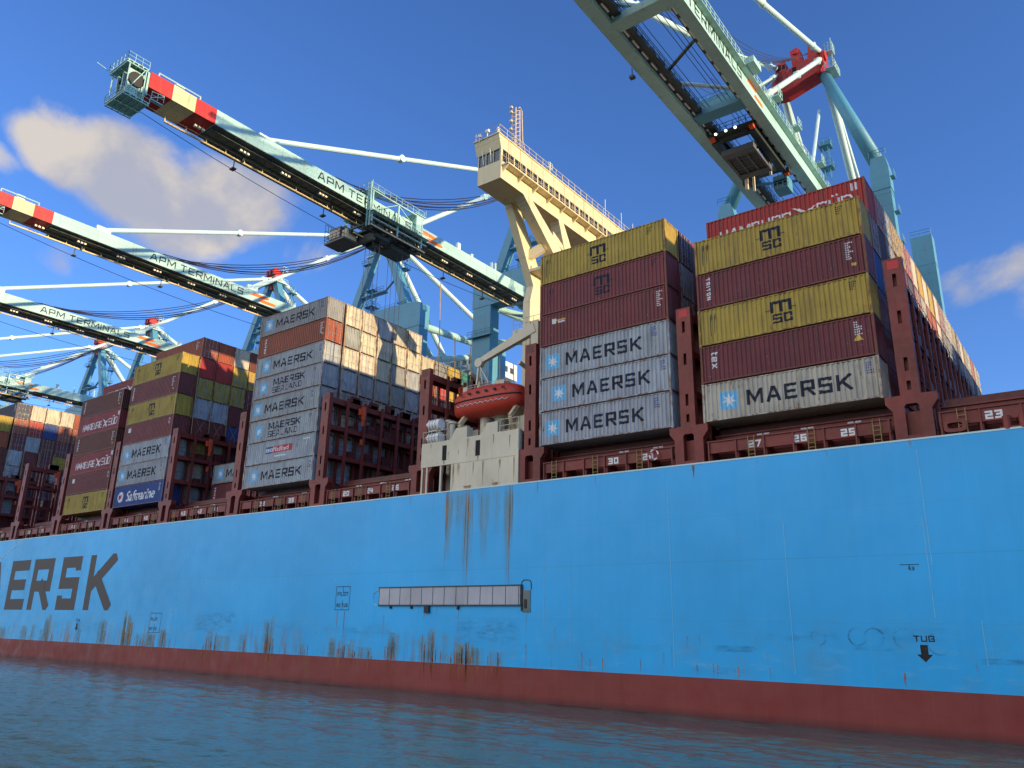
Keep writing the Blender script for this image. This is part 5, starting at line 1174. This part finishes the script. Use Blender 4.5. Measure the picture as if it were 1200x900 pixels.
def trolley_parts(t, X, XC, hw, zb, zt):
    b = MB()
    for dx, z in ((-2.2, zb-2.1), (-.6, zb-3.1), (3.05, zb-2.75)): b.tube((X(dx), 19, z), (X(dx), 31, z), .13, 6)
    b.build('cable_pipe', 'crane_cream', t)
    b = MB()
    for sx in (-1, 1):
        xo = X(sx*(hw+.75))
        for y in (19.3, 24.8, 30.2): b.box(xo-.10, xo+.10, y-.13, y+.13, zb-2.6, zt+.9)
        b.box(xo-.14, xo+.14, 19.0, 30.6, zt+.901, zt+1.1); b.box(xo-.16, xo+.16, 18.8, 31.4, zb-.48, zb-.25); b.box(xo-.12, xo+.12, 18.8, 31.4, zb-1.45, zb-1.3)
        b.beam((xo, 19.6, zb), (xo, 24.5, zt+.8), .10, .10); b.beam((xo, 24.9, zt+.8), (xo, 30, zb), .10, .10)
        b.box(xo+sx*.25-.3, xo+sx*.25+.55*sx, 18.8, 31.4, zb-.6, zb-.551) if sx > 0 else None
        b.rail([(xo+.4*sx, 18.6, zb-.5), (xo+.4*sx, 31.4, zb-.5)], 1.0, .04, 1.2); b.rail([(xo, 19.0, zt+1.25), (xo, 30.6, zt+1.25)], 1.1, .05, 1.3)
    b.box(X(-3.1), X(3.1), 18.9, 21.4, zt+1.251, zt+1.4); b.box(X(-3.1), X(3.1), 28.4, 30.8, zt+1.251, zt+1.4); b.box(X(2.7), X(3.0), 28.8, 30.0, zt-1.7, zt+.89)
    b.rail([(X(-3.1), 18.9, zt+1.4), (X(3.1), 18.9, zt+1.4)], 1.2, .05, 1.0); b.rail([(X(3.1), 30.8, zt+1.4), (X(-3.1), 30.8, zt+1.4)], 1.2, .05, 1.0)
    for sx in (2.6, 3.2): b.box(X(sx)-.06, X(sx)+.06, 18.5, 18.7, zb-3.2, zt+2.2)
    for k in range(12): b.box(X(2.6), X(3.2), 18.55, 18.65, zb-3.0+.62*k, zb-2.93+.62*k)
    fr = b.build('trolley_frame', 'crane_aqua', t)
    b = MB()
    for dx in (-2.9, -1.4, 1.4, 2.9): b.box(X(dx)-.16, X(dx)+.16, 19, 30.6, zb-2.9, zb-2.5)
    for k in range(8): y = 19.1+1.6*k; b.box(X(-3.1), X(3.1), y-.12, y+.12, zb-2.49, zb-2.2)
    for dx in (-2.6, 2.4):
        for y in (20.2, 23.4, 26.6, 29.8): b.box(X(dx)-.14, X(dx)+.14, y-.14, y+.14, zb-2.2, zb-.5)
        b.beam((X(dx), 20.2, zb-2.2), (X(dx), 23.4, zb-.6), .14, .14); b.beam((X(dx), 29.8, zb-2.2), (X(dx), 26.6, zb-.6), .14, .14)
    b.box(X(-2.2), X(2.0), 21.2, 24.2, zb-3.5, zb-2.91); b.box(X(-1.6), X(1.2), 25.2, 29.6, zb-3.7, zb-2.91); b.box(X(-1.2), X(.2), 22.2, 23.8, zb-4.3, zb-3.51)
    for y in (21.8, 26.2, 28.6): b.disc((X(2.1), y, zb-2.0), (1, 0, 0), .7, .5, 14); b.tube((X(-2.4), y, zb-1.7), (X(1.8), y, zb-1.7), .38, 10)
    b.build('trolley_deck', 'crane_dark', t)
    b = MB(); b.box(X(-6.2), X(-1.6), 18.0, 21.0, zb-4.1, zb-3.8); b.box(X(-5.6), X(-3.0), 18.4, 20.8, zb-3.79, zb-1.5, 0); b.box(X(-2.9), X(-1.7), 18.6, 20.6, zb-3.79, zb-2.2, 1); b.box(X(-6.0), X(1.6), 21.01, 21.5, zb-4.0, zb-2.7)
    b.rail([(X(-6.2), 21.0, zb-3.8), (X(-6.2), 18.0, zb-3.8), (X(-1.6), 18.0, zb-3.8)], 1.1, .05, .9); b.rail([(X(-6.2), 18.0, zb-2.7), (X(-6.2), 21.0, zb-2.7)], 2.2, .05, .6); b.box(X(-5.5), X(-3.1), 18.35, 18.395, zb-3.3, zb-1.9, 2)
    b.build('operator_cab', ['dark_steel', 'weathered_cream', 'sea_glass'], t)
    b = MB()
    for dx in (-1.6, -.6, .6, 1.6):
        for y in (22.5, 27.5): b.tube((X(dx), y, zb-4.0), (X(dx), y, 30), .045, 4)
    b.build('hoist_rope', 'rope_steel', t)

crane1, tr1, X1 = mono_crane(-85.0); trolley_parts(tr1, X1, -85.0, 2.15, 66.1, 68.25)
def relabel(o, lab): o['label'] = lab
relabel(crane1, 'aqua crane with a red tipped boom ending right beside the cream ship bridge')
for XC, lab, dy in ((-130.3, 'aqua crane whose lettered boom passes above the tall block left of lifeboat', 74),
                    (-173.4, 'third aqua crane from the bridge, boom ending above the yellow topped block', 70),
                    (-237.0, 'fourth aqua crane from the bridge, trolley and orange stripes low at left', 3),
                    (-270.5, 'farthest aqua crane, only part of its boom low at the left edge', 60)):
    c = copy_tree(crane1); c.location.x = XC; relabel(c, lab)
    for ch in c.children:
        if ch.name.startswith('trolley'):
            ch.location.y += dy
            for g in ch.children:
                if g.name.startswith('hoist_rope') and dy > 20: pass

# ---- the near crane: twin girders, tube legs, red head beam
def twin_crane(XC):
    t = thing('gantry_crane', (XC, 66, 5), 'large twin girder crane at top right with red mast head beam and tubular legs', 'crane', 'cranes along the quay')
    X = lambda a: XC+a
    zb, zt = 69.2, 72.0
    for sx in (-1, 1):
        x0, x1 = (X(3.4), X(4.75)) if sx > 0 else (X(-4.75), X(-3.25))
        b = MB(); b.box(x0, x1, -20, 63.0, zb, zt); b.box(x0+.003, x1-.003, 63.001, 64.2, zb+.3, zt-.3); b.box(x0, x1, 64.201, 116, zb, zt)
        gd = b.build('girder', 'crane_aqua', t)
        b = MB(); xi = x0-.35 if sx > 0 else x1+.35
        b.box(xi-.30, xi+.30, -20, 116, zb+.72, zb+.95); b.build('trolley_rail', 'crane_dark', gd)
        b = MB()
        for k in range(46): b.box(xi-.12, xi+.10, -20+2.3*k, -18.5+2.3*k, zb+.58, zb+.715)
        b.build('rail_clip', 'white_paint', gd)
        if sx < 0:
            b = MB(); b.box(x1+.70, x1+1.3, -20, 60, zb+.7, zb+.82); b.rail([(x1+1.3, -20, zb+.82), (x1+1.3, 60, zb+.82)], .9, .05, 1.4)
            for k in range(34): b.box(x1+.7, x1+1.28, -19.6+2.3*k, -18.2+2.3*k, zb+.821, zb+1.2)
            b.build('cable_tray', 'crane_dark', gd)
            b = MB(); b.tube((x0-.4, 18.5, zb-.6), (x0-.4, 18.5, zb+.6), .06, 5); b.box(x0-.7, x0-.1, 18.2, 18.8, zb-.9, zb-.6); b.build('hanging_lamp', 'crane_dark', gd)
        else:
            b = MB(); b.box(x1, x1+.75, -20, 63, zt-.9, zt-.8); b.rail([(x1+.72, -20, zt-.8), (x1+.72, 63, zt-.8)], 1.1, .04, 1.2)
            b.box(x1-.1, x1+1.8, 27.5, 30.0, zt-.79, zt+.1); 
            for y in (37, 45, 56): b.box(x1+.1, x1+1.6, y, y+1.6, zt+.4, zt+.55); b.rail([(x1+1.6, y, zt+.55), (x1+1.6, y+1.6, zt+.55), (x1+.1, y+1.6, zt+.55)], 1.2, .05, .8); b.box(x1+.2, x1+.5, y, y+.3, zt-.79, zt+.399)
            b.build('girder_walkway', 'crane_aqua', gd)
            L = Lett(); wd = face_text(L, 'APM', x1, 5.2, zb+.42, 1.65, wide=1.0, t=.16, gap=.25); face_text(L, 'TERMINALS', x1, 12.6, zb+.42, 1.65, wide=.93, t=.16, gap=.24); L.build('lettering', 'letter_black', gd, recalc=False)
            L = Lett()
            for y0, z0 in ((29.8, zb+1.5), (31.9, zb+.5)): L.put([([Vector((0, 0)), Vector((3.0, 0)), Vector((3.3, .3)), Vector((3.0, .6)), Vector((.6, .6))], 0)], (x1, y0, z0), (0, 1, 0), UZ, (1, 0, 0))
            L.build('stripe', 'letter_orange', gd, recalc=False)
    b = MB()
    b.prism([(10.2, zb+.05), (12.0, zb+.05), (12.0, zb+1.0), (10.2, zb+1.0)], 'x', X(-3.24), X(3.39)); b.build('cross_beam', 'crane_aqua', t)
    b = MB(); b.box(X(-3.24), X(3.39), 31.4, 33.4, zb+.3, zb+1.9); b.box(X(-3.2), X(3.3), 33.401, 35.0, zb+1.7, zb+1.85); b.rail([(X(-3.2), 31.5, zb+1.9), (X(3.3), 31.5, zb+1.9)], 1.1, .05, 1.1); b.rail([(X(-3.2), 35.0, zb+1.9), (X(3.3), 35.0, zb+1.9)], 1.1, .05, 1.1)
    b.box(X(-2.2), X(2.2), 31.8, 33.0, zb+1.901, zb+2.7); b.build('cross_beam', 'crane_blue', t)
    b = MB(); b.tube((X(-3.2), 24.4, zb+1.4), (X(3.39), 31.0, zb+1.6), .26, 8); b.build('plan_brace', 'stay_paint', t)
    b = MB(); b.tube((X(-3.2), 23.0, zb+1.4), (X(3.39), 19.0, zb+1.6), .22, 8); b.build('plan_brace', 'crane_dark', t)
    b = MB(); b.tube((X(-3.2), 9.0, zb+1.9), (X(3.39), 15.5, zb+2.2), .28, 8); b.build('plan_brace', 'stay_paint', t)
    for y in (52, 60): 
        b = MB(); b.tube((X(-3.2), y, zb+.6), (X(3.39), y+3.4, zb+.8), .22, 8); b.build('plan_brace', 'crane_blue', t)
    # red head beam between the two mast tubes
    hx0, hx1, hy = X(-2.4), X(6.3), 66.0
    b = MB(); b.prism([(hx0, 95.0), (hx0+.3, 93.2), (hx0+2, 92.9), (hx1-.6, 94.6), (hx1, 95.6), (hx1, 98.2), (hx1-1.4, 98.0), (hx1-4.5, 97.2), (hx0+.3, 96.7)], 'y', hy-1.6, hy+1.6)
    b.prism([(hx0+3.6, 97.4), (hx0+5.4, 97.9), (hx0+5.0, 100.6), (hx0+4.4, 101.0), (hx0+3.4, 100.7)], 'y', hy-1.2, hy+1.2)
    b.prism([(hx0+.6, 97.2), (hx0+2.6, 97.4), (hx0+2.4, 99.2), (hx0+.9, 99.2)], 'y', hy-1.2, hy+.8); b.prism([(hx1-2.6, 98.2), (hx1-.9, 98.5), (hx1-1.1, 100.6), (hx1-2.3, 100.8)], 'y', hy-1.0, hy+1.0)
    b.disc((hx1, hy-.6, 97.6), (1, 0, 0), .9, .6, 14); b.disc((hx0+4.3, hy-1.3, 100.2), (0, 1, 0), .55, .4, 14)
    hb = b.build('head_beam', 'crane_red', t)
    b = MB(); b.box(hx0+3.6, hx0+4.3, hy-1.63, hy-1.601, 95.4, 97.0); b.box(hx0+1.0, hx0+1.7, hy-1.23, hy-1.201, 97.7, 98.8); b.box(hx0+1.9, hx0+2.4, hy-1.23, hy-1.201, 97.7, 98.6); b.build('access_hole', 'dark_void', hb)
    b = MB(); b.box(hx1+.1, hx1+1.6, hy-1.5, hy+1.8, 94.4, 94.6); b.rail([(hx1+.1, hy-1.5, 94.6), (hx1+1.6, hy-1.5, 94.6), (hx1+1.6, hy+1.8, 94.6)], 1.2, .06, .8); b.box(hx1+.1, hx1+1.2, hy, hy+1.6, 98.8, 98.95); b.rail([(hx1+.1, hy, 98.95), (hx1+1.2, hy, 98.95), (hx1+1.2, hy+1.6, 98.95)], 1.6, .06, .7); b.tube((hx1+.9, hy+1, 94.6), (hx1+.9, hy+1, 102), .08, 5)
    b.box(hx0-1.8, hx0-.1, hy-1.4, hy+1.4, 92.6, 92.8); b.rail([(hx0-1.8, hy-1.4, 92.8), (hx0-.1, hy-1.4, 92.8)], 1.2, .06, .8); b.build('head_platform', 'crane_aqua', t)
    for sx, hx in ((-1, hx0+.9), (1, hx1-.5)):
        b = MB(); b.tube((hx, 66, 94.6), (X(sx*11.9), 66, 75.5), .85, 16, r2=1.15); b.build('mast_leg', 'crane_blue', t, smooth=True)
        b = MB(); b.prism([(X(sx*12.3)-1.35, 70.0), (X(sx*12.3)+1.35, 70.0), (X(sx*12.3)+1.35, 73.6), (X(sx*12.3)+1.0, 75.6), (X(sx*12.3)-1.0, 75.6), (X(sx*12.3)-1.35, 73.6)], 'y', 64.8, 67.2); b.box(X(sx*12.3)-1.25, X(sx*12.3)+1.25, 64.9, 67.1, 6.5, 69.99)
        b.box(X(sx*12.3)-1.30, X(sx*12.3)+1.30, 64.86, 67.16, 69.2, 69.35)
        for z in (61, 66, 72): b.box(X(sx*12.3)+1.26, X(sx*12.3)+1.9, 65.2, 66.6, z, z+.1); b.rail([(X(sx*12.3)+1.9, 65.2, z+.1), (X(sx*12.3)+1.9, 66.6, z+.1)], 1.0, .04, .7)
        b.rail([(X(sx*12.3)-1.2, 64.7, 75.8), (X(sx*12.3)+1.2, 64.7, 75.8)], 1.0, .05, .8)
        b.build('leg', 'crane_blue', t)
        b = MB(); b.box(X(sx*12.7)-1.75, X(sx*12.7)+1.75, 94.6, 97.4, 6.5, 74.8); b.box(X(sx*12.7)-1.8, X(sx*12.7)+1.8, 94.55, 97.45, 69, 69.15); b.rail([(X(sx*12.7)-1.7, 94.7, 74.8), (X(sx*12.7)+1.7, 94.7, 74.8)], 1.2, .05, .9); b.build('leg', 'crane_blue', t)
        b = MB(); b.box(X(sx*12.3)-1.0, X(sx*12.3)+1.0, 67.31, 94.59, 44.0, 47.0); b.box(X(sx*12.5)-1.0, X(sx*12.5)+1.0, 67.31, 94.59, 20, 22.5); b.build('side_beam', 'crane_blue', t)
        b = MB(); b.box(X(sx*12.5)-5.5, X(sx*12.5)+5.5, 64.9, 67.3, 5.1, 6.49); b.box(X(sx*12.5)-5.5, X(sx*12.5)+5.5, 94.9, 97.1, 5.1, 6.49); b.build('bogie', 'crane_blue', t)
        gx = X(4.1) if sx > 0 else X(-4.0)
        b = MB(); b.tube((hx, 66.8, 96.2), (gx, 96, zt), .62, 12); b.build('back_stay', 'stay_paint', t, smooth=True)
        b = MB(); b.tube((hx, 67.2, 96.8), (gx, 111, zt), .34, 10); b.build('back_stay', 'stay_paint', t, smooth=True)
        b = MB(); p, q_ = Vector((gx, 36.5, zt+.3)), Vector((hx, 65.0, 97.0)); b.tube(p, q_, .42, 10)
        for tt in (.12, .55, .93): b.disc(p.lerp(q_, tt), (1, 0, 0), .58, .8, 12)
        b.build('forestay', 'stay_paint', t, smooth=True)
        b = MB(); p, q_ = Vector((gx, -6.0 if sx > 0 else 5.0, zt+.3)), Vector((hx, 64.8, 98.4)); b.path(sag(p, q_, .2 if sx > 0 else 1.2), .42, 10)
        for tt in (.2, .42, .62, .95): b.disc(p.lerp(q_, tt)-Vector((0, 0, (.2 if sx > 0 else 1.2)*4*tt*(1-tt))), (1, 0, 0), .58, .8, 12)
        b.build('forestay', 'stay_paint', t, smooth=True)
        b = MB(); b.tube((X(sx*5.2), 55, zt), (X(sx*4.4), 66, 88), .28, 8); b.build('mast_brace', 'stay_paint', t)
    b = MB(); b.box(X(-11.2), X(11.2), 64.9, 67.1, 40, 43); b.build('portal_beam', 'crane_blue', t)
    b = MB(); lattice(b, X(6.0), 60.5, 71.5, 77.5, .4, 2.2, .05); b.box(X(5.4), X(6.8), 60, 61.4, 77.5, 78.2); b.build('access_stair', 'crane_blue', t)
    b = MB()
    for k in range(6): b.path(sag((X(-2.4+.95*k), -4, zt+2.2), (X(1.0+.8*k), 64.6, 98.8), 7.0+.35*k), .055, 4)
    for k in range(4): b.path(sag((X(-2.0+1.1*k), 30, zt+1.2), (X(-1.5+.8*k), 64.6, 97), 3.4+.5*k), .055, 4)
    for k in range(7): b.tube((X(-2.6+.55*k+(1.2 if k > 3 else 0)), -18, zb+1.2), (X(-2.6+.55*k+(1.2 if k > 3 else 0)), 63, zb+1.2), .045, 4)
    b.build('wire_rope', 'rope_steel', t)
    b = MB(); b.box(X(-6), X(6), 98, 113, 72.5, 77); b.build('machinery_house', 'crane_blue', t)
    # trolley between the girders
    tr = thing('trolley', (XC, 66, 5)); BASE[tr.name] = Vector((XC, 66, 5)); tr.parent = t; tr.location = (0, 0, 0)
    b = MB(); y0, y1 = 37.0, 49.0
    for sx in (-1, 1): b.box(X(sx*2.55)-.55, X(sx*2.55)+.40, y0, y1, zb-.7, zb+.3); b.box(X(sx*2.3)-.5, X(sx*2.3)+.5, y0+1, y1-1, zb+.31, zb+1.2)
    for y in (y0, y0+3.8, y1-3.6, y1-.7): b.box(X(-2.24), X(2.24), y, y+.7, zb-.65, zb+.25)
    b.box(X(-3.1), X(3.1), y0-1.3, y0-.05, zb-.2, zb-.05); b.rail([(X(-3.1), y0-1.3, zb-.05), (X(3.1), y0-1.3, zb-.05)], 1.1, .045, .9); b.rail([(X(-2.9), y1+.1, zb+.3), (X(2.9), y1+.1, zb+.3)], 1.1, .045, .9)
    for sx in (-1, 1): b.box(X(sx*2.9)-.5, X(sx*2.9)+.5, y1, y1+1.2, zb-.9, zb-.2)
    for sx in (-1, 1):
        for k in range(4): b.disc((X(sx*1.7), y0+5.2+k*.9, zb-.1), (1, 0, 0), .45, .3, 12)
    b.build('trolley_frame', 'crane_dark', tr)
    b = MB(); b.box(X(-2.2), X(2.2), y0+1.0, y0+2.2, zb-2.4, zb-1.6); b.box(X(-2.2), X(2.2), y1-5.0, y1-3.8, zb-2.4, zb-1.6)
    for dx in (-2.0, -.7, .7, 2.0): b.box(X(dx)-.14, X(dx)+.14, y0+2.21, y1-5.01, zb-2.3, zb-1.9)
    for k in range(6): b.box(X(-1.85), X(1.85), y0+2.5+.75*k, y0+2.58+.75*k, zb-2.25, zb-2.15)
    b.box(X(-1.85), X(1.85), y0+2.21, y1-5.01, zb-2.05, zb-2.0)
    b.build('head_block', 'dark_steel', tr)
    b = MB(); b.box(X(-2.0), X(-1.6), y1-3.2, y1-2.8, zb-3.6, zb-.7); b.box(X(-1.1), X(-.8), y1-2.6, y1-2.3, zb-3.9, zb-.7); b.box(X(1.5), X(1.8), y1-3, y1-2.7, zb-2.4, zb-.7); b.build('guide_arm', 'weathered_cream', tr)
    b = MB()
    for dx in (-1.9, -.5, .8): b.disc((X(dx), y0-1.4, zb-.3), (0, -.8, -.6), .17, .14, 12)
    b.build('work_lamp', 'lamp_lit', tr)
    b = MB()
    for sx in (-1, 1): b.box(X(sx*2.7)-.3, X(sx*2.7)+.3, y0-.9, y0-.2, zb-.65, zb-.21); b.box(X(sx*2.9)-.3, X(sx*2.9)+.3, y1+.2, y1+.8, zb-1.15, zb-.91)
    b.build('buffer', 'safety_orange', tr)
    b = MB(); b.box(X(.6), X(2.6), y1+1.4, y1+3.8, zb-2.4, zb-.2, 0); b.box(X(.7), X(2.5), y1+1.36, y1+1.395, zb-2.1, zb-1.0, 1); b.rail([(X(.4), y1+1.2, zb-2.4), (X(2.8), y1+1.2, zb-2.4)], 1, .05, .8); b.rail([(X(-2.6), y1+1.2, zb-.4), (X(-1.0), y1+4.5, zb-.4)], 1, .05, .8); b.build('operator_cab', ['crane_blue', 'sea_glass'], tr)
    b = MB()
    for dx in (-1.5, -.4, .6, 1.5):
        for y in (y0+3.5, y1-5): b.tube((X(dx), y, zb-1.8), (X(dx), y, zb+.2), .04, 4)
    b.build('hoist_rope', 'rope_steel', tr)
    return t
twin_crane(-31.7)
